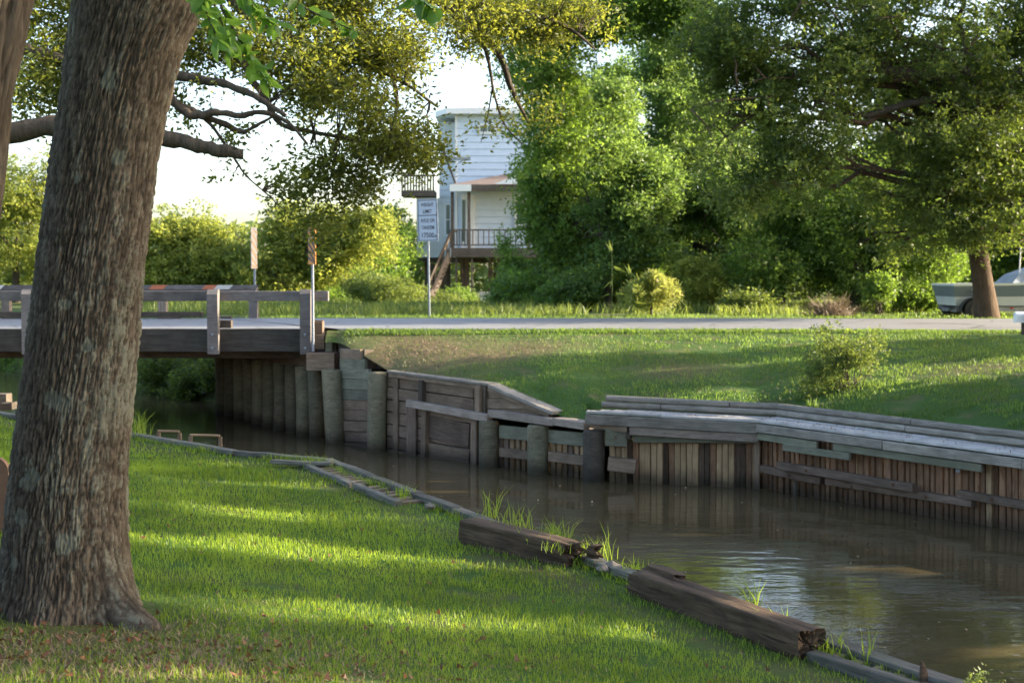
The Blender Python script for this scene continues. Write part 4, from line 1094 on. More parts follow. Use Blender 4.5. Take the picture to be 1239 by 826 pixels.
# ================================================================== MAILBOX at right edge
Ym = 25.9; xm = xpx(1238, Ym); zg = float(zopp(xm, Ym)); zc = zpx(390, Ym)
mb = empty('mailbox', (xm, Ym, zg), 'white mailbox on a dark post by the road at the right edge', 'mailbox')
beam('post', (xm + .03, Ym, zg - .2), (xm + .03, Ym, zc - .0), .09, .09, M['darkw'], mb, up=Vector((0, 1, 0)))
prof = [(-.08, 0), (.08, 0)] + [(.08 * math.cos(a), .12 + .08 * math.sin(a)) for a in np.linspace(0, math.pi, 9)]
n = len(prof); V = [(xm - .15, Ym + a_, zc + b_) for a_, b_ in prof] + [(xm + .30, Ym + a_, zc + b_) for a_, b_ in prof]
link('box', py_mesh('box', V, [tuple(range(n)), tuple(reversed(range(n, 2*n)))] + [(j, (j+1) % n, (j+1) % n + n, j+n) for j in range(n)]), M['gun'], mb)
boxm('flag', xm + .0, xm + .03, Ym - .105, Ym - .085, zc + .05, zc + .16, M['red'], mb)

# ================================================================== BIG NEAR TRUNK
def near_trunk():
    Yt = TREE[1]
    prof = [(-170, 120, 320), (-90, 104, 292), (-40, 92, 275), (0, 95, 252), (50, 89, 230), (68, 86, 222), (136, 76, 203), (203, 64, 190), (271, 54, 181), (320, 47, 174), (407, 35, 167), (494, 23, 158), (550, 14, 152), (610, 6, 148), (670, 0, 150), (700, -6, 154), (735, -18, 160), (775, -40, 172)]
    pz = np.array([atY(0, p[0], Yt).z for p in prof])[::-1]; pl_ = np.array([(p[1] - CX) / F * Yt for p in prof])[::-1]; pr = np.array([(p[2] - CX) / F * Yt for p in prof])[::-1]
    t = empty('shade_tree', (TREE[0], Yt, 0), 'thick leaning furrowed trunk in the left foreground with lichen patches', 'tree')
    ztop = pz[-1]; nz_, na = 540, 224
    zz = np.linspace(-.22, ztop, nz_); th = np.linspace(0, 2 * np.pi, na, endpoint=False); th = th + .62 * np.sin(th + np.pi / 2 + np.pi)
    L_ = np.interp(zz, pz, pl_); Rr = np.interp(zz, pz, pr)
    k = np.array([1, 2, 4, 6, 4, 2, 1.]); k /= k.sum()
    cxx = (L_ + Rr) / 2; rad = (Rr - L_) / 2
    pad = lambda a: np.convolve(np.pad(a, 3, 'edge'), k, 'valid'); cxx = pad(cxx); rad = pad(rad)
    ZZ, TT_ = np.meshgrid(zz, th, indexing='ij'); C_, Rd = np.repeat(cxx[:, None], na, 1), np.repeat(rad[:, None], na, 1)
    ct, st = np.cos(TT_), np.sin(TT_)
    # root flare: buttress lobes
    fl = np.exp(-np.clip(ZZ + .05, 0, 9) / .17); lobe = .5 + .5 * np.cos(TT_ * 5 + 1.2 + .6 * np.sin(TT_ * 2))
    big = np.exp(-((np.angle(np.exp(1j * (TT_ - R(-32))))) / .22) ** 2)
    rr = Rd * (1 + fl * (.16 * lobe + .0) + np.exp(-np.clip(ZZ + .02, 0, 9) / .12) * .72 * big)
    rr = rr * (1 + .035 * (fbm(ct * 1.6 + 5, st * 1.6, ZZ * 1.1, 2, 3) - .5) * 2)
    # bark relief: vertical plates with furrows
    tw = ZZ * -.35
    cu, su = np.cos(TT_ + tw * .4), np.sin(TT_ + tw * .4); w1 = (fbm(cu * 4, su * 4, ZZ * 7, 11, 3) - .5) * 1.2
    a = fbm(cu * 21 + w1, su * 21 + w1, ZZ * 8.0, 21, 3); r1 = 1 - np.abs(2 * a - 1) * 2.6
    b_ = fbm(cu * 38 + w1 * 2, su * 38, ZZ * 20.0, 31, 3); r2 = 1 - np.abs(2 * b_ - 1) * 2.2
    c_ = fbm(cu * 40, su * 40, ZZ * 30, 41, 2)
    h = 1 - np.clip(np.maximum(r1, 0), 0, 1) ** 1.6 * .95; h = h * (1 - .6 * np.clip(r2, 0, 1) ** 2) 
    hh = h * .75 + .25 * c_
    rr = rr + (hh - .6) * .024
    X_ = C_ + ct * rr; Y_ = Yt + st * rr * .95
    # right lichen side
    li = .42 * fbm(cu * 7, su * 7, ZZ * 5, 51, 4) + .15 * np.clip(np.cos(TT_ - R(-28)), 0, 1) ** 2.0 * np.exp(-((ZZ - .9) / 1.0) ** 2) + .16 * sm(.45, .8, hh) + .02
    spots = np.zeros_like(li)
    for (a0, z0, s0) in ((-100, 1.05, .05), (-112, .66, .06), (-86, 1.02, .035), (-120, .48, .04), (-75, .35, .05), (-96, 1.5, .03), (-60, 2.2, .04), (-100, 2.1, .03), (-85, 2.55, .04), (-125, .25, .03), (-70, 1.3, .03)):
        dd = np.sqrt((np.angle(np.exp(1j * (TT_ - R(a0)))) * .28) ** 2 + (ZZ - z0) ** 2); spots = np.maximum(spots, .34 * (1 - sm(s0 * .5, s0 * 1.3, dd * (1 + 1.1 * (fbm(cu * 14, su * 14, ZZ * 14, 71, 2) - .5)))))
    li = li + spots
    V = np.stack([X_.ravel() - TREE[0], Y_.ravel() - Yt, ZZ.ravel()], 1)
    i = np.arange(nz_ * na).reshape(nz_, na); j = np.roll(i, -1, 1)
    Fq = np.stack([i[:-1].ravel(), j[:-1].ravel(), j[1:].ravel(), i[1:].ravel()], 1)
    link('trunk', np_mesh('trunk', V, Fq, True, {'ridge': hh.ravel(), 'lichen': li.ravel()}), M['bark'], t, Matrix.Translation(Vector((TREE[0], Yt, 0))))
    # fork above the frame, limbs and crown
    top = Vector((cxx[-1], Yt, ztop - .12))
    ends = [Vector((-3.2, 8.2, 6.8)), Vector((-.6, 6.2, 7.0)), Vector((-1.9, 9.2, 7.6)), Vector((-2.8, 4.8, 6.6)), Vector((.6, 8.6, 5.9))]
    nodes = [top]
    for e_, r0 in zip(ends, (.24, .26, .17, .15, .12)):
        st_ = top + Vector(((e_.x - top.x) * .05, (e_.y - top.y) * .05, -.1)); Lp = limb_path(st_, e_, .03, .08, 8); tube('limb', Lp, [r0 * (1 - .75 * q / 7) for q in range(8)], M['bark2'], t, 12, .05); nodes += Lp[3:]
        for q in range(4):
            e2 = e_ + Vector((random.uniform(-2, 2), random.uniform(-1.6, 1.6), random.uniform(-.8, 1.5))); L2 = limb_path(Lp[4 + q % 3], e2, .04, .12, 6); tube('branch', L2, [.055, .045, .035, .025, .016, .008], M['bark2'], t, 6); nodes += L2[2:]
    blobs = [(e_.x, e_.y, e_.z + .5, 2.4, 2.0, 1.3) for e_ in ends]
    P, tn, cc = crown_points(blobs, 420, 66, .30, 77, .6, .42, .8, .6, 6)
    base = Vector((TREE[0], Yt, 0))
    link('crown', leaf_mesh('crown', P - np.array(base), .10, .5, tn, .3, seed=5), M['midleaf'], t, Matrix.Translation(base))
    # hanging sprigs with broad bright leaves at the top of the frame
    sprigs = [((232, -60), (262, 12), (282, 62), 6.2), ((250, -60), (300, 5), (330, 30), 6.1), ((270, -50), (340, 0), (425, 36), 6.4), ((268, 10), (292, 55), (318, 92), 6.3), ((232, -40), (246, 10), (262, 45), 6.0), ((480, -40), (500, -5), (524, 12), 6.3)]
    rl = np.random.default_rng(3); LP = []; LT = []; VV_ = []
    for (p0, p1, p2, Yq) in sprigs:
        q0, q1, q2 = atY(*p0, Yq), atY(*p1, Yq), atY(*p2, Yq)
        up_ = Vector((q0.x - .2, q0.y, q0.z + 1.6)); pts = [up_] + [q0.lerp(q1, k) .lerp(q1.lerp(q2, k), k) for k in np.linspace(0, 1, 9)]
        VV_.append(tube_geo(pts, [.012] + list(np.linspace(.007, .0025, 9)), 6))
        for k in range(1, 10):
            for _ in range(4 if k > 3 else 3):
                c = pts[k] + Vector(rl.normal(size=3) * .012); LP.append(tuple(c)); LT.append(rl.uniform(.2, 1))
    V, Fc = join_geo(VV_); link('hanging_twig', py_mesh('hanging_twig', [v - base for v in V], Fc, True), M['bark2'], t, Matrix.Translation(base))
    LP = np.array(LP); n = len(LP)
    # ovate leaves with 8 outline points
    d = rl.normal(size=(n, 3)) * np.array((.55, .5, .35)); d[:, 2] -= .55; d[:, 0] += .2; d /= np.linalg.norm(d, axis=1)[:, None]
    nn = rl.normal(size=(n, 3)); s = np.cross(d, nn); s /= np.linalg.norm(s, axis=1)[:, None]; nr = np.cross(s, d)
    L_ = .088 * rl.uniform(.7, 1.2, n)[:, None]; W_ = L_ * .27
    prof = [(0, 0, 0), (.2, .8, .1), (.45, 1, .14), (.75, .62, .1), (1, 0, -.02), (.75, -.62, .1), (.45, -1, .14), (.2, -.8, .1)]
    V = np.stack([LP + d * L_ * a_ + s * W_ * b2 + nr * L_ * (c2 - .12 * a_) for a_, b2, c2 in prof] + [LP + d * L_ * .48], 1)
    mid = 8; F8 = []
    for q in range(8): F8.append((q, (q + 1) % 8, mid))
    F_ = (np.arange(n)[:, None, None] * 9 + np.array(F8)[None]).reshape(-1, 3)
    link('hanging_leaves', np_mesh('hanging_leaves', V.reshape(-1, 3) - np.array(base), F_, True, {'tint': np.repeat(LT, 9)}), M['brightleaf'], t, Matrix.Translation(base))
near_trunk()
# second trunk, top left
Y2 = 6.2
t2 = empty('slim_tree', (xpx(-75, Y2), Y2, 0), 'slimmer bark trunk cut off by the left frame edge above the lawn', 'tree')
pts = []; rads = []
for (py, xc, r_) in ((800, -92, 70), (640, -88, 52), (450, -72, 46), (330, -58, 44), (230, -40, 40), (120, -30, 42), (60, -20, 44), (0, -8, 44), (-60, 6, 44), (-160, 20, 40), (-330, 50, 34)):
    p = atY(xc, py, Y2); pts.append(p); rads.append(r_ / F * Y2)
V_, R_ = [], []
nz_, na = 200, 120; zz = np.linspace(pts[0].z, pts[-1].z, nz_); th = np.linspace(0, 2*np.pi, na, endpoint=False)
cxx = np.interp(zz, [p.z for p in pts], [p.x for p in pts]); rad = np.interp(zz, [p.z for p in pts], rads)
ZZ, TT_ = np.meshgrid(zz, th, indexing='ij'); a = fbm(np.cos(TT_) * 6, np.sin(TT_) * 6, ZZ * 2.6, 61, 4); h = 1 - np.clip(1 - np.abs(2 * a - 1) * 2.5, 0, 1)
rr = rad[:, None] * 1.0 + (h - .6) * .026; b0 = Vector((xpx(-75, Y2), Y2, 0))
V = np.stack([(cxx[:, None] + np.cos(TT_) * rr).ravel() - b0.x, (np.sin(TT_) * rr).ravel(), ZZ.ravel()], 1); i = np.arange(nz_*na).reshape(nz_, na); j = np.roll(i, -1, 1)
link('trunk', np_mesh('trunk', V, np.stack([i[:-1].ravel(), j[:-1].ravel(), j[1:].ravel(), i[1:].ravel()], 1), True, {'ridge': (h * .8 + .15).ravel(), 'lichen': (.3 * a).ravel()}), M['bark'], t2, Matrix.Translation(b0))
P, tn, cc = crown_points([(-3.2, 6.4, 5.6, 2.0, 1.8, 1.2)], 120, 48, .3, 78, .6, .42, .8, .6, 6)
link('crown', leaf_mesh('crown', P - np.array(b0), .10, .5, tn, .3, seed=6), M['midleaf'], t2, Matrix.Translation(b0))

# ================================================================== LIVE OAK reaching in from the left (near bank)
OB = Vector((-9.2, 13.5, -.1))
ok = empty('live_oak', OB, 'spreading small-leaved live oak reaching over the lawn from the left', 'tree')
tube('trunk', [OB + Vector((0, 0, -.3)), OB + Vector((.1, 0, .2)), OB + Vector((.3, 0, 1.2)), OB + Vector((.5, 0, 2.3))], [.62, .5, .42, .40], M['bark2'], ok, 18, .06)
def pxl(lst, Y0, dY=0): return [atY(px, py, Y0 + dY * i / max(1, len(lst) - 1)) for i, (px, py) in enumerate(lst)]
nodes = []
def olimb(name, pts, r0, r1, n=10):
    P0 = np.array([tuple(p) for p in pts]); m = len(P0); kk = np.linspace(0, m - 1, (m - 1) * 5 + 1); Pn = []
    ex = np.vstack([2 * P0[0] - P0[1], P0, 2 * P0[-1] - P0[-2]])
    for k in kk:
        i = min(int(k), m - 2); t_ = k - i; a, b, c, d = ex[i], ex[i+1], ex[i+2], ex[i+3]
        Pn.append(.5 * (2*b + (c-a)*t_ + (2*a-5*b+4*c-d)*t_*t_ + (3*b-a-3*c+d)*t_**3))
    nn = len(Pn); rr_ = [(r0 + (r1 - r0) * i / (nn - 1)) * random.uniform(.90, 1.12) for i in range(nn)]
    Pn = [Vector(p) + Vector([random.uniform(-1, 1) * rr_[i] * .18 for _ in range(3)]) for i, p in enumerate(Pn)]
    o = tube(name, Pn, rr_, M['bark2'], ok, n, .10); nodes.extend(Pn[::3]); return o
top = OB + Vector((.5, 0, 2.2))
olimb('limb', [top] + pxl([(-260, 190), (-120, 165), (5, 163), (75, 150), (130, 152), (200, 166), (240, 176), (272, 183), (294, 187)], 13.2), .125, .052)
olimb('limb', [top + Vector((0, .1, .1))] + pxl([(-200, 60), (-60, 30), (60, 70), (150, 90), (210, 92), (255, 98), (290, 108), (318, 122), (345, 140)], 14, -.8), .085, .018)
olimb('limb', [top + Vector((.1, .1, .2))] + pxl([(-160, -60), (40, -90), (250, -60), (420, -20), (520, -5), (560, 25), (600, 60), (620, 110), (640, 150)], 15, 2.0), .16, .012)
olimb('branch', pxl([(185, 95), (215, 128), (235, 140), (262, 136), (290, 140), (318, 136), (350, 150), (372, 175)], 13.4), .05, .012, 7)
olimb('branch', pxl([(212, 125), (245, 140), (272, 150), (292, 160), (310, 152), (335, 138)], 13.5), .04, .012, 6)
olimb('branch', pxl([(262, 28), (278, 50), (292, 70), (306, 98), (322, 120), (340, 150), (380, 160), (430, 170), (480, 185)], 13.8), .05, .010, 6)
olimb('branch', pxl([(250, -40), (300, 20), (360, 50), (420, 72), (480, 95), (530, 130)], 14.6), .06, .012, 6)
olimb('branch', pxl([(420, -20), (440, 30), (470, 80), (480, 130), (470, 180)], 15), .05, .010, 6)
olimb('branch', pxl([(240, 136), (262, 160), (282, 190), (300, 215), (330, 240)], 13.5), .02, .004, 5)
olimb('branch', pxl([(520, -5), (600, 10), (680, 30), (720, 60)], 16.5), .05, .012, 6)
olimb('branch', pxl([(575, 30), (590, 70), (597, 110), (610, 150), (632, 175)], 16.5), .03, .006, 5)
olimb('branch', pxl([(596, 105), (590, 140), (582, 172)], 16.5), .010, .003, 4)
ob = [blob(235, 55, 50, 40, 14, .8, .5), blob(300, 60, 55, 55, 14, .9, .6), blob(260, 110, 50, 22, 13.6, .5, .35), blob(380, 100, 62, 62, 14.2, 1.0, 1.5), blob(430, 150, 62, 60, 14, .9, 1.5), blob(500, 165, 46, 42, 14.2, .8, 1.6),
      blob(380, 190, 38, 48, 13.8, .6, .8), blob(460, 55, 62, 44, 14.5, 1.0, 1.3), blob(420, 5, 150, 34, 15, 1.2, 1.5), blob(560, 20, 60, 40, 16, 1, 1.3), blob(525, 130, 24, 30, 14.5, .5, .7),
      blob(50, 95, 60, 60, 14, .9, 1.1), blob(-40, 20, 120, 80, 14.5, 1.5, 1.0), blob(350, 235, 26, 18, 13.9, .3, .25), blob(400, 215, 34, 26, 13.9, .5, .5), blob(430, 228, 34, 20, 13.9, .4, .5), blob(500, 182, 38, 22, 14.2, .5, .8), blob(360, 215, 30, 34, 13.8, .5, .5), blob(215, 110, 34, 50, 13.9, .5, .6), blob(390, 275, 34, 22, 13.9, .4, .35), blob(270, 165, 44, 14, 13.6, .3, .22), blob(600, 20, 60, 34, 16.5, .9, 1.1), blob(650, 45, 46, 44, 16.8, .9, 1.0), blob(625, 95, 34, 40, 16.6, .7, .7), blob(690, 15, 60, 26, 17, .9, .7), blob(655, 140, 22, 30, 16.8, .5, .3), blob(130, 20, 100, 50, 14.6, 1.2, 1.0), blob(90, -40, 200, 60, 15, 1.5, .8), blob(130, 90, 80, 50, 14.6, .8, .5),
      blob(500, -90, 260, 60, 16, 2, .8), blob(430, 225, 40, 14, 13.9, .5, .35), blob(285, 215, 26, 10, 13.7, .3, .12), blob(600, 150, 18, 34, 16.4, .4, .22)]
P, tn, cc = crown_points(ob, 2050, 50, .13, 5, .75, .485, 2.2, .8, 7)
link('crown', leaf_mesh('crown', P - np.array(OB), .060, .46, tn, .1, seed=9, quad=True), M['oakleaf'], ok, Matrix.Translation(OB))
V, Fc = twig_geo(cc, nodes, .005, 900, 4, .55); link('twigs', py_mesh('twigs', [v - OB for v in V], Fc, True), M['bark2'], ok, Matrix.Translation(OB))['kind'] = 'stuff'

# dark overhanging tree mass, top centre: broad-leaved tree whose limb comes down from above
mb_ = [blob(640, 25, 62, 52, 38, 2.0, 1.3), blob(660, 90, 50, 52, 38, 1.8, 1.3), blob(690, 150, 50, 60, 38.5, 1.8, 1.2), blob(652, 180, 26, 34, 38, 1.2, .7), blob(720, 40, 50, 36, 39, 2, .6), blob(700, -40, 130, 50, 39, 2.6, 1), blob(760, 5, 60, 26, 39, 2, .5), blob(600, 15, 40, 26, 38, 1.2, .5), blob(790, 8, 70, 26, 38, 1.6, 1.6), blob(735, 30, 66, 34, 38, 1.6, 1.6), blob(840, 30, 60, 36, 38, 1.6, 1.2), blob(810, -30, 70, 30, 38, 1.6, .7)]
make_tree('dark broad-leaved tree leaning out beside the white house at top centre', (xpx(700, 46), 46.0, .45), 4.6, .22, mb_, 1350, 60, .14, .5, M['midleaf'], M['bark2'], 41, .26, name='overhanging_tree', gap=.44, gscale=.9, ntwig=200, sub=6, limbs=False)

# ================================================================== ROADSIDE OAK at right (boat tree)
KB = Vector((xpx(1194, 34.3), 34.3, .5))
kb = [blob(905, 15, 80, 36, 32, 2.2, 1.2), blob(985, 5, 80, 30, 32.5, 2.2, 1), blob(1165, 288, 60, 26, 32.4, .8, .8), blob(1230, 300, 40, 22, 32.6, .8, .5), blob(1180, 60, 150, 90, 34, 3.5), blob(1050, 60, 130, 80, 33, 3), blob(930, 90, 110, 80, 32, 2.6), blob(1290, 80, 150, 110, 34, 3.5), blob(880, 160, 70, 90, 31.5, 2, .8), blob(960, 190, 80, 70, 32, 2, .8), blob(1080, 170, 110, 70, 33, 2.5), blob(1190, 190, 90, 60, 32.5, 2.2), blob(1190, 270, 90, 42, 32.6, 1.6, 1.0), blob(1100, 240, 70, 40, 33, 2, .8),
      blob(1290, 230, 90, 80, 33, 2.5), blob(1150, -60, 260, 80, 34, 4.5), blob(870, 60, 60, 60, 31.5, 2, .7), blob(1090, 300, 50, 25, 34, 1.2, .35), blob(905, 235, 40, 40, 31.5, 1.2, .5)]
ro = make_tree('large dark spreading roadside oak whose thick trunk stands before the boat', KB, 4.6, .235, kb, 3500, 60, .115, .48, M['oakleaf2'], M['barkred'], 51, .20, lean=(-.55, 0), name='roadside_oak', gap=.47, gscale=.8, ntwig=500, shell=.8)
for pts, r0 in (((( 1185, 130), (1150, 95), (1090, 88), (1040, 82), (1000, 92), (955, 105), (900, 140)), .17), (((1190, 170), (1150, 118), (1100, 125), (1050, 140), (1000, 135), (960, 160)), .13), (((1185, 100), (1130, 55), (1080, 45), (1010, 55), (950, 60)), .11), (((1190, 150), (1230, 90), (1260, 50), (1290, 10)), .14)):
    P_ = [atY(px, py, 33.4 - .2 * k) for k, (px, py) in enumerate(pts)]
    tube('limb', [Vector((KB.x - .5, 34.2, 4.6))] + P_, [r0 * 1.1] + [r0 * (1 - .8 * k / (len(P_) - 1)) for k in range(len(P_))], M['bark2'], ro, 9, .08)

# ================================================================== TREES beyond the road
G = 'trees beyond the road'
def far_tree(label, px, Y, blobs, ncl, leaf, mat, seed, th=2.2, tr=.16, spread=.3, per=66, **kw):
    x = xpx(px, Y); z = float(zfar(x, Y))
    return make_tree(label, (x, Y, z), th, tr, blobs, ncl, per, leaf, .55, mat, M['bark2'], seed, spread, name=kw.pop('name', 'broadleaf_tree'), group=G, **kw)
far_tree('rounded sunlit yellow-green tree behind the left part of the bridge rail', 235, 57, [blob(225, 278, 40, 38, 57, 1.5), blob(255, 300, 44, 40, 57, 1.6), blob(200, 300, 36, 40, 57, 1.4), blob(215, 335, 70, 40, 57, 1.6), blob(262, 330, 55, 42, 57, 1.6), blob(180, 320, 50, 50, 57, 1.6), blob(120, 330, 60, 60, 57, 1.6)], 900, .16, M['yelleaf'], 61, gap=.47, gscale=.9)
far_tree('bright yellow-green tree behind the striped marker, right of the rounded tree', 372, 56, [blob(355, 285, 34, 44, 56, 1.2), blob(385, 310, 44, 36, 56, 1.3), blob(412, 268, 30, 30, 56, 1.1), blob(345, 345, 55, 34, 56, 1.4), blob(450, 285, 36, 32, 56, 1.2), blob(310, 325, 40, 40, 56, 1.4, .8)], 800, .16, M['yelleaf'], 62, gap=.47, gscale=.9)
far_tree('dark green low tree between the bright tree and the white house', 430, 62, [blob(420, 340, 50, 34, 60, 2), blob(465, 320, 45, 50, 62, 2), blob(480, 275, 28, 30, 66, 1.6), blob(400, 330, 40, 50, 62, 2)], 700, .18, M['midleaf'], 63)
far_tree('pale sunlit tree at the left frame edge behind the bridge', 20, 60, [blob(20, 250, 60, 60, 60, 1.8), blob(0, 310, 80, 50, 60, 1.8), blob(-60, 230, 70, 90, 61, 2), blob(60, 300, 40, 45, 60, 1.6), blob(90, 230, 40, 60, 61, 1.6)], 1000, .14, M['yelleaf'], 64, gap=.42)
far_tree('mid green tree just right of the white house porch', 660, 47, [blob(655, 300, 48, 60, 46, 1.5), blob(690, 240, 60, 60, 47, 1.8), blob(640, 345, 40, 30, 46, 1.3), blob(700, 330, 60, 45, 46, 1.6), blob(668, 215, 30, 30, 46, 1.2)], 1300, .13, M['midleaf'], 65, spread=.26)
far_tree('light green leafy tree in front of the pointed tree', 735, 44, [blob(725, 190, 44, 46, 44, 1.2), blob(745, 260, 50, 50, 44, 1.3), blob(705, 290, 40, 50, 44, 1.2), blob(735, 130, 34, 40, 44.5, 1.0), blob(790, 320, 40, 40, 44, 1.1), blob(785, 230, 42, 60, 44.5, 1.1), blob(690, 215, 36, 40, 44, 1.0), blob(715, 345, 46, 26, 43.5, 1.0)], 1050, .13, M['lightleaf'], 73, th=2.4, tr=.12, spread=.24, per=54)
far_tree('tall pointed green tree in the centre with its tip against the sky', 735, 50, [blob(740, 140, 50, 55, 50, 1.8), blob(700, 190, 60, 60, 50, 1.8), blob(770, 210, 65, 70, 50, 2), blob(745, 90, 26, 30, 50, 1), blob(760, 290, 70, 60, 49, 2), blob(700, 130, 30, 40, 50, 1.2), blob(725, 345, 60, 30, 48, 1.5), blob(685, 95, 10, 30, 50, .5, .8)], 1500, .13, M['midleaf'], 66, th=4, tr=.2, spread=.28)
far_tree('tall broad green tree left of the roadside oak crown', 845, 48, [blob(820, 110, 55, 60, 48, 2), blob(850, 190, 70, 60, 48, 2), blob(830, 270, 65, 60, 47, 2), blob(900, 260, 60, 70, 47, 2), blob(880, 330, 60, 40, 46, 1.6), blob(800, 75, 24, 30, 48, 1.2)], 1500, .14, M['lightleaf'], 67, th=3.5, tr=.2, spread=.28)
far_tree('shaded green tree under the oak with a dark leaning trunk', 940, 43, [blob(960, 250, 70, 60, 43, 2), blob(1000, 310, 60, 40, 43, 1.6), blob(930, 320, 46, 32, 42, 1.3), blob(1040, 240, 70, 60, 44, 2)], 1200, .12, M['midleaf'], 68, th=2.6, tr=.2, lean=(.2, 0))
far_tree('shaded green tree left of the boat with low hanging leaves', 1035, 42, [blob(1080, 270, 60, 60, 43, 2), blob(1060, 330, 50, 36, 42, 1.3), blob(1120, 300, 50, 50, 43, 1.6), blob(1110, 345, 40, 28, 42, 1.2)], 1000, .11, M['midleaf'], 69, th=2.0, tr=.16)
far_tree('dark tree behind the motor boat at the right edge', 1240, 48, [blob(1230, 260, 90, 80, 48, 2.2), blob(1300, 300, 90, 70, 47, 2.2), blob(1180, 320, 60, 50, 48, 1.6)], 1000, .15, M['midleaf'], 70, th=2.5, tr=.2)
# background screen of taller trees so no horizon gap shows under the crowns
far_tree('dense backdrop tree behind the centre trees', 820, 70, [blob(730, 300, 70, 80, 70, 2.5), blob(820, 290, 110, 90, 70, 2.5), blob(940, 280, 110, 100, 70, 2.5), blob(880, 180, 90, 70, 70, 2.5)], 800, .27, M['oakleaf2'], 71, th=3.5, tr=.25, spread=.5)
far_tree('dense backdrop tree behind the roadside oak', 1080, 68, [blob(1060, 290, 110, 90, 68, 2.5), blob(1180, 270, 110, 110, 68, 2.5), blob(1060, 160, 110, 90, 68, 2.5), blob(1290, 250, 120, 130, 68, 2.5), blob(1180, 120, 120, 90, 68, 2.5)], 950, .27, M['oakleaf2'], 72, th=3.5, tr=.25, spread=.5)

# bushes on the canal bank behind the bridge
def bush(label, px, py, Y, blobs, ncl, leaf, mat, seed, per=60, spread=.16, name='bush', group=None, z=None, nst=7, zf_=None, gap=.42, tr=.02, aspect=.5):
    x = xpx(px, Y); z = (float(zfar(x, Y)) if z is None else z); base = Vector((x, Y, z))
    t = empty(name, base, label, 'bush', group); rnd = random.Random(seed); nodes = []
    for k in range(nst):
        b_ = blobs[k % len(blobs)]; e = Vector((b_[0] + rnd.uniform(-.6, .6) * b_[3], b_[1] + rnd.uniform(-.5, .5) * b_[4], b_[2] + rnd.uniform(-.2, .7) * b_[5]))
        L = limb_path(base + Vector((rnd.uniform(-.1, .1), rnd.uniform(-.1, .1), -.1)), e, .0, .12, 6, rnd); nodes += L[1:]
        tube('stem', L, [tr * (1 - .15 * i) for i in range(6)], M['bark2'], t, 5)
    P, tn, cc = crown_points(blobs, ncl, per, spread, seed, .7, gap, 1.6, .8, 5)
    link('foliage', leaf_mesh('foliage', P - np.array(base), leaf, aspect, tn, .0, seed=seed), mat, t, Matrix.Translation(base)); return t
GB = 'bushes on the canal bank behind the bridge'
bush('dark bush hanging over the water just left of the bridge piles', 250, 470, 37.5, [blob(248, 452, 34, 34, 36.5, 1.0), blob(262, 425, 30, 24, 37, .9)], 260, .09, M['oakleaf2'], 81, group=GB)
bush('dark low bush beside the innermost bridge piles', 268, 470, 35.6, [blob(268, 452, 26, 34, 35.2, .7), blob(285, 430, 20, 26, 35.6, .7), blob(225, 470, 34, 16, 35.6, .6)], 320, .09, M['oakleaf2'], 85, group=GB)
bush('dense bush over the water behind the bridge, right of the big trunk', 200, 475, 38.5, [blob(195, 450, 40, 36, 37.5, 1.1), blob(215, 430, 34, 24, 38.5, .9)], 300, .09, M['oakleaf2'], 82, group=GB)
bush('bush on the bank seen through the bridge behind the big trunk', 120, 460, 41, [blob(130, 445, 60, 34, 41, 1.3), blob(80, 440, 50, 30, 43, 1.3)], 320, .10, M['midleaf'], 83, group=GB)
bush('pale bush on the far canal bank at the left frame edge', 10, 445, 46, [blob(15, 440, 50, 20, 46, 1.3), blob(-50, 430, 50, 28, 48, 1.3), blob(50, 428, 46, 24, 46, 1.2)], 320, .11, M['midleaf'], 84, group=GB)
# shrubs around the house foot and along the verge
GS = 'shrubs beyond the road around the house'
for k, (px, Y, bl, nc, mt, lab) in enumerate([
    (470, 52, [blob(470, 352, 45, 16, 52, 1.2), blob(445, 345, 26, 20, 53, 1)], 260, 'weed', 'low pale shrub left of the weight limit sign'),
    (520, 56, [blob(500, 358, 22, 11, 56, 1.1), blob(540, 364, 22, 7, 56, 1)], 110, 'weed', 'shrub at the foot of the house stairs'),
    (560, 57, [blob(556, 360, 18, 10, 57, .8)], 90, 'midleaf', 'small green shrub below the porch posts'),
    (615, 50, [blob(622, 335, 22, 34, 49, 1.1), blob(612, 300, 14, 20, 49, .8), blob(606, 360, 16, 14, 49, .7)], 260, 'midleaf', 'leafy shrub hiding the right side of the house porch'),
    (680, 44, [blob(680, 362, 50, 14, 44, 1)], 240, 'midleaf', 'low green shrub in front of the central trees'),
    (860, 42, [blob(850, 345, 26, 26, 42, .9), blob(838, 325, 18, 14, 42, .6)], 240, 'yelleaf', 'sunlit yellow-green shrub right of the feathery conifer'),
    (905, 40, [blob(905, 368, 34, 11, 40, .7)], 160, 'weed', 'low scrub under the shaded tree'),
    (1065, 40, [blob(1065, 350, 16, 18, 40, .6)], 60, 'midleaf', 'pale low sprouting shrub left of the boat'),
    (1110, 41, [blob(1110, 360, 40, 16, 41, .8)], 220, 'midleaf', 'green undergrowth shrub just left of the boat'),
    (395, 56, [blob(395, 362, 34, 12, 56, 1)], 200, 'midleaf', 'low green shrub behind the end of the bridge rail')]):
    bush(lab, px, 0, Y, bl, nc, .10, M[mt], 90 + k, group=GS, spread=.15)
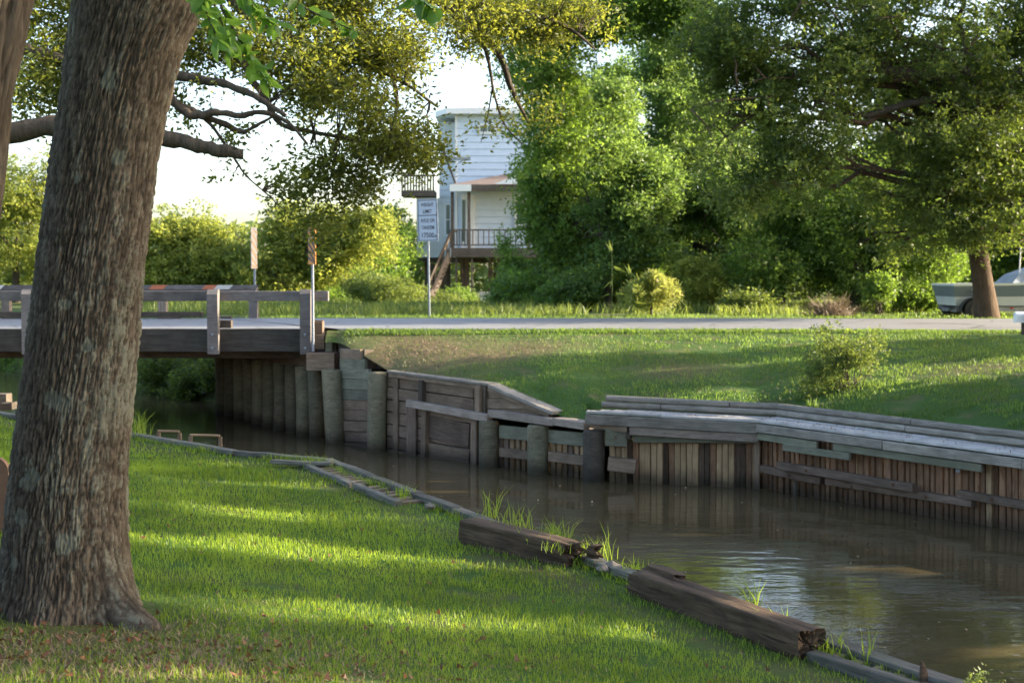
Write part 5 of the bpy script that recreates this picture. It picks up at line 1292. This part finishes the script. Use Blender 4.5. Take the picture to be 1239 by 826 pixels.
# feathery young conifer
Yc = 36.6; xc = xpx(788, Yc); zc_ = float(zfar(xc, Yc)); cb = Vector((xc, Yc, zc_))
ct_ = empty('young_conifer', cb, 'small feathery young conifer with warm sunlight tinted into its right side, beside the road', 'conifer')
tube('trunk', [cb - Vector((0, 0, .1)), cb + Vector((0, 0, .6)), cb + Vector((0, 0, 1.15))], [.03, .02, .008], M['bark2'], ct_, 6)
r_ = np.random.default_rng(9); P = []; D = []; T_ = []
for k in range(110):
    f_ = (k / 110) ** .8; a = r_.uniform(0, 2 * np.pi); L = (.92 * (1 - f_ ** 1.3) + .10) * r_.uniform(.7, 1.1); z0 = .05 + 1.0 * f_
    n = 60; tt_ = r_.uniform(.15, 1, n); px_ = np.cos(a) * L * tt_; py_ = np.sin(a) * L * tt_; pz_ = z0 + L * tt_ ** 1.3 * .45
    P.append(np.stack([px_, py_, pz_], 1) + r_.normal(size=(n, 3)) * .02); T_.append(np.clip(r_.normal(.5 + .3 * math.cos(a), .25, n), 0, 1))  # right side tinted warmer: sunlight put into the needle colour
P = np.concatenate(P); T_ = np.concatenate(T_)
link('needles', leaf_mesh('needles', P, .17, .16, T_, -.5, seed=12), M['pineneedle'], ct_, Matrix.Translation(cb))
# dead brush pile
Yd = 36.2; xd = xpx(1005, Yd); db = Vector((xd, Yd, float(zfar(xd, Yd)))); rnd = random.Random(4); gl = []
for k in range(260):
    a = rnd.uniform(0, math.pi * 2); r0 = rnd.uniform(0, .6); p = Vector((math.cos(a) * r0, math.sin(a) * r0 * .6, 0)); q = p + Vector((rnd.uniform(-.5, .5), rnd.uniform(-.3, .3), rnd.uniform(.15, .72) * (1 - r0)))
    gl.append(tube_geo([p, p.lerp(q, .5) + Vector((rnd.uniform(-.08, .08), 0, rnd.uniform(0, .08))), q], [.009, .007, .003], 4))
V, Fc = join_geo(gl); o = link('brush_pile', py_mesh('brush_pile', V, Fc), M['drygrass'], None, Matrix.Translation(db)); tag(o, 'heap of dry tangled twigs beyond the road under the oak', 'brush pile')
# tall weed stalks
Yw = 36.0
for (px, hgt, lab) in ((739, 2.0, 'tall single weed stalk with broad leaves left of the conifer'), (762, 1.3, 'thin shorter weed stalk just left of the conifer')):
    xw = xpx(px, Yw); zb_ = float(zfar(xw, Yw)); b0 = Vector((xw, Yw, zb_)); t = empty('weed_stalk', b0, lab, 'weed')
    pts = [b0 + Vector((math.sin(k * .9) * .02 + .05 * k / 6, 0, hgt * k / 6)) for k in range(7)]; tube('stem', pts, [.012 - .0013 * k for k in range(7)], M['weed'], t, 5)
    C = []; 
    for k in range(1, 6):
        for s in (0, 1): C.append(tuple(pts[k] - b0))
    link('leaves', leaf_mesh('leaves', np.array(C), .34, .18, np.full(len(C), .6), .3, seed=3), M['weed'], t, Matrix.Translation(b0))

# shrub on the far bank lawn
def on_opp(px, py):
    z = 0.0
    for _ in range(25):
        p = atZ(px, py, z); z = .5 * z + .5 * float(zopp(p.x, p.y))
    return Vector((p.x, p.y, z))
sb_ = atZ(1030, 491, -.40); Yq = sb_.y
bush('open twiggy shrub standing alone on the far bank lawn', 1030, 0, Yq, [blob(1018, 430, 42, 36, Yq, .42), blob(992, 450, 34, 26, Yq, .38), blob(1045, 422, 30, 28, Yq, .35), blob(1010, 402, 30, 12, Yq, .25, .6), blob(980, 472, 28, 12, Yq, .3, .6)], 230, .052, M['weed'], 121, z=sb_.z, spread=.055, per=34, nst=22, tr=.013, gap=.46)
# ================================================================== GRASS
def blades(name, pts, h, wd, mat, seed, lean=.6, tint=(.15, .95), kind='stuff', label=None, dry=None, attr_t=None):
    r = np.random.default_rng(seed); n = len(pts)
    a = r.uniform(0, 2 * np.pi, n); H = h * r.uniform(.35, 1.35, n) * (.55 + .9 * fbm(pts[:, 0] * 2.2, pts[:, 1] * 2.2, 0, 77, 3)); ln = r.uniform(.1, 1, n) * lean * H; b_ = r.uniform(0, 2 * np.pi, n)
    s = np.stack([np.cos(a), np.sin(a), np.zeros(n)], 1) * (wd * r.uniform(.7, 1.3, n))[:, None]; l = np.stack([np.cos(b_), np.sin(b_), np.zeros(n)], 1) * ln[:, None]
    up = np.zeros((n, 3)); up[:, 2] = H
    V = np.stack([pts - s * .5, pts + s * .5, pts + up * .6 + l * .4 + s * .35, pts + up * .6 + l * .4 - s * .35, pts + up * .95 + l * 1.1], 1)
    t = r.uniform(*tint, n) if attr_t is None else np.clip(attr_t + r.normal(size=n) * .18, 0, 1)
    me = bpy.data.meshes.new(name); me.vertices.add(n * 5); me.vertices.foreach_set('co', V.astype(np.float32).ravel())
    i = np.arange(n)[:, None] * 5; lp = np.concatenate([i + np.array([[0, 1, 2, 3]]), i + np.array([[3, 2, 4]])], 1).astype(np.int32).ravel()
    me.loops.add(len(lp)); me.loops.foreach_set('vertex_index', lp); me.polygons.add(n * 2)
    ls = (np.arange(n)[:, None] * 7 + np.array([[0, 4]])).astype(np.int32).ravel(); me.polygons.foreach_set('loop_start', ls)
    at = me.attributes.new('tint', 'FLOAT', 'POINT'); at.data.foreach_set('value', np.repeat(t, 5).astype(np.float32)); me.update(calc_edges=True)
    o = link(name, me, mat)
    if label: tag(o, label, 'grass', kind=kind)
    return o
r = np.random.default_rng(1)
def visible_cloud(n, y0, y1, zfun, marg=.4, power=1.0, lo=-1):
    """random ground points inside the view wedge, denser nearer the viewer"""
    u = r.uniform(0, 1, n); Yv = y0 + (y1 - y0) * u ** power
    half = (CX / F) * Yv + marg; Xv = r.uniform(-1, 1, n) * half
    return Xv, Yv
X_, Y_ = visible_cloud(310000, 4.6, 21.5, None, .5, 1.35)
tN = near_t(X_, Y_); d_ = dirt_near(X_, Y_); clump = fbm(X_ * 3, Y_ * 3, 0, 8, 3)
ok_ = (tN > .10 + .3 * r.uniform(0, 1, len(tN))) & (r.uniform(0, 1, len(X_)) > d_ * .93) & (clump > .25) & (np.hypot(X_ - TREE[0], (Y_ - TREE[1]) ) > .40)
X_, Y_, tN, clump = X_[ok_], Y_[ok_], tN[ok_], clump[ok_]
pts = np.stack([X_, Y_, zlawn(X_, Y_) - .004], 1); tint = .5 + (fbm(X_ * 1.1, Y_ * 1.1, 0, 14, 3) - .5) * 1.5 + (fbm(X_ * 6, Y_ * 6, 0, 15, 2) - .5) * .9
for a_, b_, h_, w_ in ((0, 8.5, .038, .0042), (8.5, 13, .042, .006), (13, 30, .048, .010)):
    m_ = (Y_ >= a_) & (Y_ < b_)
    blades('lawn_grass', pts[m_], h_, w_, M['grass'], int(a_) + 1, label='short green lawn grass on the near bank', attr_t=tint[m_])
# far bank turf
X_, Y_ = visible_cloud(130000, 17, 27.2, None, .5, 1.1)
m_ = (X_ > -3.4) & (Y_ > wally(X_) + (wdep(X_) + .02) * sm(.9, 1.6, X_) + .04) & (Y_ < road_near(X_) - .03); X_, Y_ = X_[m_], Y_[m_]
m_ = (fbm(X_ * 1.6, Y_ * 2.4, 0, 19, 4) > .40) & (r.uniform(0, 1, len(X_)) > np.clip(dirt_far(X_, Y_) * 1.1, 0, .93)); X_, Y_ = X_[m_], Y_[m_]
blades('bank_grass', np.stack([X_, Y_, zopp(X_, Y_) - .004], 1), .055, .012, M['grass2'], 21, label='mown grass on the far bank', attr_t=.45 + (fbm(X_ * .9, Y_ * .9, 0, 15, 3) - .5) * 2.2)
n = 26000; X_ = r.uniform(-3.3, 9, n); Y_ = r.uniform(20.5, 27, n); d_ = dirt_far(X_, Y_) + .35 * (fbm(X_ * 1.6, Y_ * 2.4, 0, 19, 4) < .42); k_ = (r.uniform(0, 1, n) < d_ * .9) & (Y_ > wally(X_) + (wdep(X_) + .05) * sm(.9, 1.6, X_) + .08) & (Y_ < road_near(X_)); X_, Y_ = X_[k_], Y_[k_]
blades('dry_bank_grass', np.stack([X_, Y_, zopp(X_, Y_)], 1), (.035), .014, M['drybank'], 26, 1.3, (0, .7), label='dry tan grass on the worn parts of the far bank')
# rough clump of tall weeds on the far bank by the shrub
n = 9000; a = r.uniform(0, 2 * np.pi, n); q = np.sqrt(r.uniform(0, 1, n)); c = on_opp(905, 472); X_ = c.x + np.cos(a) * q * 1.25; Y_ = c.y + np.sin(a) * q * .9; k_ = (Y_ > wally(X_) + 1.1) & (fbm(X_ * 2, Y_ * 2, 0, 3) > .42); X_, Y_ = X_[k_], Y_[k_]
blades('tall_weeds', np.stack([X_, Y_, zopp(X_, Y_) - .01], 1), .15, .020, M['grass2'], 22, .7, (.5, 1), label='ragged taller weeds on the far bank left of the shrub')
# verge beyond the road
n = 52000; X_ = r.uniform(-13, 17, n); Y_ = 33.45 + r.uniform(0, 1, n) ** 1.6 * 22; zz = zfar(X_, Y_); hgt = .10 + .22 * sm(34, 38, Y_)
m_ = (zz > .2) & ((fbm(X_ * .8, Y_ * .5, 0, 12, 3) > .44) | (Y_ < 36)); X_, Y_, zz = X_[m_], Y_[m_], zz[m_]; hs_ = (Y_ > 37.2 + 3 * (X_ > 8))
blades('verge_grass', np.stack([X_, Y_, zz], 1)[~hs_], .085, .020, M['grass2'], 23, label='grass verge along the far side of the road')
blades('verge_weeds', np.stack([X_, Y_, zz], 1)[hs_], .27, .035, M['weed'], 24, .9, label='tall rough weeds beyond the road verge')
# road edge grass, near side
n = 9000; X_ = r.uniform(-3.2, 12, n); Y_ = road_near(X_) - r.uniform(0, .35, n) ** 1.0
blades('road_edge_grass', np.stack([X_, Y_, zopp(X_, Y_)], 1), .06, .014, M['grass2'], 25, label='grass fringe along the near edge of the road')
# tufts of long grass growing between the timbers
GT = 'grass tufts sprouting at the canal edge'
for k, (px, py, n, h_, sp, lab) in enumerate([
    (592, 622, 26, .20, .10, 'thin upright tuft above the left end of the short timber'), (622, 634, 40, .16, .14, 'tuft behind the middle of the short timber'), (672, 655, 110, .17, .12, 'dense bright tuft behind the right end of the short timber'),
    (712, 672, 60, .13, .12, 'tuft just right of the short timber end'), (735, 672, 10, .26, .07, 'few long blades leaning over the water between the timbers'), (772, 690, 50, .09, .12, 'low tuft at the left end of the long timber'),
    (915, 742, 26, .20, .05, 'bright spiky tuft on the middle of the long timber'), (945, 760, 12, .14, .06, 'sparse tuft near the right end of the long timber'), (1005, 782, 40, .08, .10, 'low weeds by the end face of the long timber'), (1045, 790, 14, .12, .08, 'thin tuft on the ladder edging'),
    (168, 524, 50, .28, .16, 'clump of grass at the far bank edge behind the big trunk'), (490, 596, 40, .10, .14, 'tuft at the lower end of the ladder edging'), (380, 560, 24, .12, .14, 'small tuft between loose boards'), (8, 715, 60, .30, .10, 'long grass clump against the left side of the big trunk')]):
    p = atZ(px, py, CAPZ + .02) if k != 13 else Vector((-2.62, 6.85, float(zlawn(-2.62, 6.85))))
    rr_ = np.random.default_rng(200 + k); q = rr_.normal(size=(n, 2)) * sp * .45; pp = np.zeros((n, 3)); pp[:, :2] = q; pp[:, 2] = -.03
    me_o = blades('grass_tuft', pp, h_, .0075, M['grass'], 300 + k, .9, (.35, 1)); me_o.location = p
    tag(me_o, 'long grass: ' + lab if False else lab, 'grass tuft', GT)
# grass creeping over the inner side of the edging
n = 5200; k1 = r.uniform(2, 11, n); i1 = k1.astype(int); P0 = np.array([tuple(p) for p in OUT]); pe = P0[i1] + (P0[i1 + 1] - P0[i1]) * (k1 - i1)[:, None]
dd = P0[i1 + 1] - P0[i1]; dd /= np.linalg.norm(dd, axis=1)[:, None]; pe[:, :2] += np.stack([-dd[:, 1], dd[:, 0]], 1) * (.07 + .12 * r.uniform(0, 1, n) ** 1.0)[:, None]; pe[:, 2] = CAPZ - .045
kn = fbm(pe[:, 0] * 2.5, pe[:, 1] * 2.5, 0, 44, 3) > .46
blades('edge_grass', pe[kn], .075, .0065, M['grass'], 44, .9, (.2, .9), label='straggling grass creeping over the timber edging')
for k, (pa, pb, n, lab) in enumerate((((556, 660), (686, 694), 110, 'ragged grass fringe along the front of the short timber'), ((750, 722), (966, 806), 300, 'ragged grass fringe along the front of the long timber'), ((590, 622), (690, 655), 45, 'dry and green wisps on top of the short timber'))):
    A_, B_ = (on_near(*pa, 0), on_near(*pb, 0)) if k < 2 else (atZ(*pa, -.12), atZ(*pb, -.12)); rr_ = np.random.default_rng(500 + k); t_ = rr_.uniform(0, 1, n)[:, None]
    pp = np.array(A_)[None] * (1 - t_) + np.array(B_)[None] * t_; pp[:, :2] += rr_.normal(size=(n, 2)) * .03; pp[:, 2] -= .012 if k < 2 else .1
    me_o = blades('grass_fringe', pp - np.array(A_), (.05 if k < 2 else .09), .005, M['grass'], 600 + k, .9, (.2, 1)); me_o.location = A_; tag(me_o, lab, 'grass', kind='stuff')
# weedy sprig over the water at lower right
sp0 = atY(1178, 850, 5.9); bush('wispy weed leaning over the water at the lower right corner', 1178, 0, 5.9, [(sp0.x + .02, 5.9, sp0.z + .07, .10, .08, .09), (sp0.x + .09, 5.9, sp0.z + .03, .08, .06, .06)], 40, .018, M['weed'], 131, z=sp0.z - .12, spread=.02, per=24, nst=9, tr=.0025, gap=.3, name='wispy_weed')
# dry thatch round the trunk foot
n = 9000; X_ = TREE[0] + .3 + r.normal(size=n) * 1.0; Y_ = TREE[1] - .85 + r.normal(size=n) * .5; k_ = np.hypot(X_ - TREE[0], Y_ - TREE[1]) > .5; X_, Y_ = X_[k_], Y_[k_]
blades('dry_thatch', np.stack([X_, Y_, zlawn(X_, Y_)], 1), .022, .005, M['drygrass'], 41, 2.2, (0, .6), label='short dry thatch around the foot of the big trunk')
# fallen leaves
n = 950; X_, Y_ = visible_cloud(n, 4.8, 15, None, .2, 1.2); k_ = near_t(X_, Y_) > .5; X_, Y_ = X_[k_], Y_[k_]
n2 = 700; X2 = TREE[0] + .5 + r.normal(size=n2) * .95; Y2_ = TREE[1] - .75 + r.normal(size=n2) * .38; X_ = np.concatenate([X_, X2]); Y_ = np.concatenate([Y_, Y2_])
P = np.stack([X_, Y_, zlawn(X_, Y_) + r.uniform(.008, .035, len(X_))], 1)
o = link('fallen_leaves', leaf_mesh('fallen_leaves', P, .040, .5, r.uniform(0, 1, len(P)), 0, .5, 17, 1.4), M['deadleaf']); tag(o, 'brown fallen leaves scattered over the lawn and around the trunk', 'leaf litter', kind='stuff')
# leaf crumbs on the boardwalk
C = []
for _ in range(420):
    px = r.uniform(712, 1250); p = miter(px, r.uniform(.02, .58)) if not 900 < px < 935 else miter(917.5, r.uniform(.1, .55)); C.append((p.x, p.y, p.z + .006))
o = link('deck_debris', leaf_mesh('deck_debris', np.array(C), .03, .6, r.uniform(0, 1, len(C)), 0, .5, 18, 1.6), M['deadleaf']); tag(o, 'small dead leaves lying on the boardwalk', 'leaf litter', kind='stuff')
# floating specks on the water
C = []
for _ in range(260):
    Yv = r.uniform(9, 26); Xv = r.uniform(-.34, .36) * Yv
    if near_t(Xv, Yv) < -.4 and Yv < wally(Xv) - .3: C.append((Xv, Yv, WATER + .004))
o = link('floating_debris', leaf_mesh('floating_debris', np.array(C), .045, .6, r.uniform(.4, 1, len(C)), 0, .1, 19, 4), M['drygrass']); tag(o, 'pale leaves and specks floating on the canal', 'floating debris', kind='stuff')

# clods and stones along the broken edging
GC = 'stones and clods by the broken edging'
for k, (px, py, s_, lab) in enumerate([(740, 686, .05, 'grey stone between the two old timbers'), (730, 688, .035, 'smaller dark stone left of the grey stone'), (752, 690, .03, 'small chip of rubble near the long timber'), (520, 612, .04, 'earth clod on the worn end of the edging')]):
    p = atZ(px, py, CAPZ + .01); bm = []; rr_ = np.random.default_rng(k); nla, nlo = 6, 9; V = [(0, 0, s_)]; Fc = []
    for i in range(1, nla):
        for j in range(nlo):
            f_, g_ = math.pi * i / nla, 2 * math.pi * j / nlo; q = s_ * rr_.uniform(.75, 1.15); V.append((math.sin(f_) * math.cos(g_) * q * 1.3, math.sin(f_) * math.sin(g_) * q, math.cos(f_) * q * .7))
    V.append((0, 0, -s_ * .7)); 
    for j in range(nlo): Fc.append((0, 1 + j, 1 + (j + 1) % nlo)); Fc.append((len(V) - 1, 1 + (nla - 2) * nlo + (j + 1) % nlo, 1 + (nla - 2) * nlo + j))
    for i in range(nla - 2):
        for j in range(nlo): a0 = 1 + i * nlo; Fc.append((a0 + j, a0 + nlo + j, a0 + nlo + (j + 1) % nlo, a0 + (j + 1) % nlo))
    o = link('stone', py_mesh('stone', V, Fc), M['rubble'], None, Matrix.Translation(p)); tag(o, lab, 'stone', GC)

# ================================================================== unseen trees right of the view, crowns shaped for their shade; far tree line
s_ = Vector((math.sin(SUN_AZ), math.cos(SUN_AZ), 0)); perp = Vector((-s_.y, s_.x, 0))
def shade(q0, L, zc, rq, rl, rz, seed, label, n=300, mat='oakleaf2', gap=.38):
    c = perp * q0 + s_ * L; gz_ = -.3 if L < 60 else .4; base = Vector((c.x, c.y, gz_))
    bl = [(c.x + perp.x * k * rq * .5, c.y + perp.y * k * rq * .5, zc + zz_, rq * .62, rl, rz * .8) for k, zz_ in ((-1, 0), (0, rz * .4), (1, -.1 * rz))]
    make_tree(label, base, max(1.0, zc - rz - gz_ + .6), .25, bl, n, 54, .26, .55, M[mat], M['bark2'], seed, .42, name='shade_tree', group='unseen trees at right shaped to shade the view', ntwig=0, gap=gap, gscale=.6, shell=.7)
def qtree(qa, qb, L, zc, rz, seed, label, n=420):  # crown cut as a band; gaps between bands let sun streaks reach the lawn
    q = (qa + qb) / 2; rq = (qb - qa) / 2; c = perp * q + s_ * L; gz_ = -.3; base = Vector((c.x, c.y, gz_)); k = max(1, int(round(rq / .9))); bl = []
    for i in range(k):
        qq = qa + (qb - qa) * (i + .5) / k; cc_ = perp * qq + s_ * L; h_ = (qb - qa) / k / 2
        bl += [(cc_.x, cc_.y, zc - rz * .45, 1.8, h_ * .95, rz * .6), (cc_.x, cc_.y, zc + rz * .45, 1.8, h_ * .95, rz * .6)]
    make_tree(label, base, max(1.0, zc - rz - gz_ + .4), .2, bl, n, 42, .25, .6, M['oakleaf2'], M['bark2'], seed, .14, name='shade_tree', group='unseen trees at right shaped to shade the view', ntwig=0, gap=.30, gscale=.6, shell=.5)
def Q(x, y): return x * perp.x + y * perp.y
qtree(2.5, Q(0, 7.45), 17, 4.9, 3.9, 141, 'unseen shade tree nearest the camera side, crown shaped to band the lawn light', 800)
qtree(Q(0, 7.75), Q(-1, 9.1), 17, 4.9, 3.9, 142, 'slim unseen shade tree second from the camera side, crown shaped to fit between sun streaks', 400)
qtree(Q(-1, 9.4), Q(-3, 14.5), 17, 4.9, 3.9, 143, 'broad unseen shade tree abreast of the long timber, crown shaped to shade lawn and water', 1000)
qtree(Q(-3, 14.5), Q(-5, 18.0), 18, 4.9, 3.9, 144, 'unseen shade tree abreast of the boardwalk, crown shaped to shade the lawn', 650)
qtree(Q(6, 18.2), Q(6, 21.0), 17, 4.0, 3.4, 145, 'unseen shade tree behind the boardwalk end, crown shaped to shade the far bank', 420)
qtree(Q(6, 22.6), Q(8, 25.6), 20, 4.2, 3.4, 146, 'unseen shade tree beside the road at right, crown shaped to shade the far bank', 380)
qtree(36.9, 41.6, 27, 12.4, 5.2, 148, 'tall unseen tree added far right to shade the centre crowns', 520)  # this tree and the next are added to darken the crowns beyond the road
qtree(28.8, 35.4, 24, 11.4, 3.8, 147, 'tall broad unseen tree added right of the boat to darken the roadside oak', 520)
o_ = None
n = 26000; X_ = r.uniform(-60, 90, n); hgt = 3.2 + 2.6 * fbm(X_ * .12, 0, 0, 6, 3); Z_ = .2 + r.uniform(0, 1, n) ** .8 * hgt; Y_ = 96 + r.normal(size=n) * 2.0
o = link('far_tree_line', leaf_mesh('far_tree_line', np.stack([X_, Y_, Z_], 1), .75, .7, r.uniform(0, 1, n), 0, seed=33), M['weed']); tag(o, 'distant line of green scrub behind everything', 'tree line', kind='stuff')
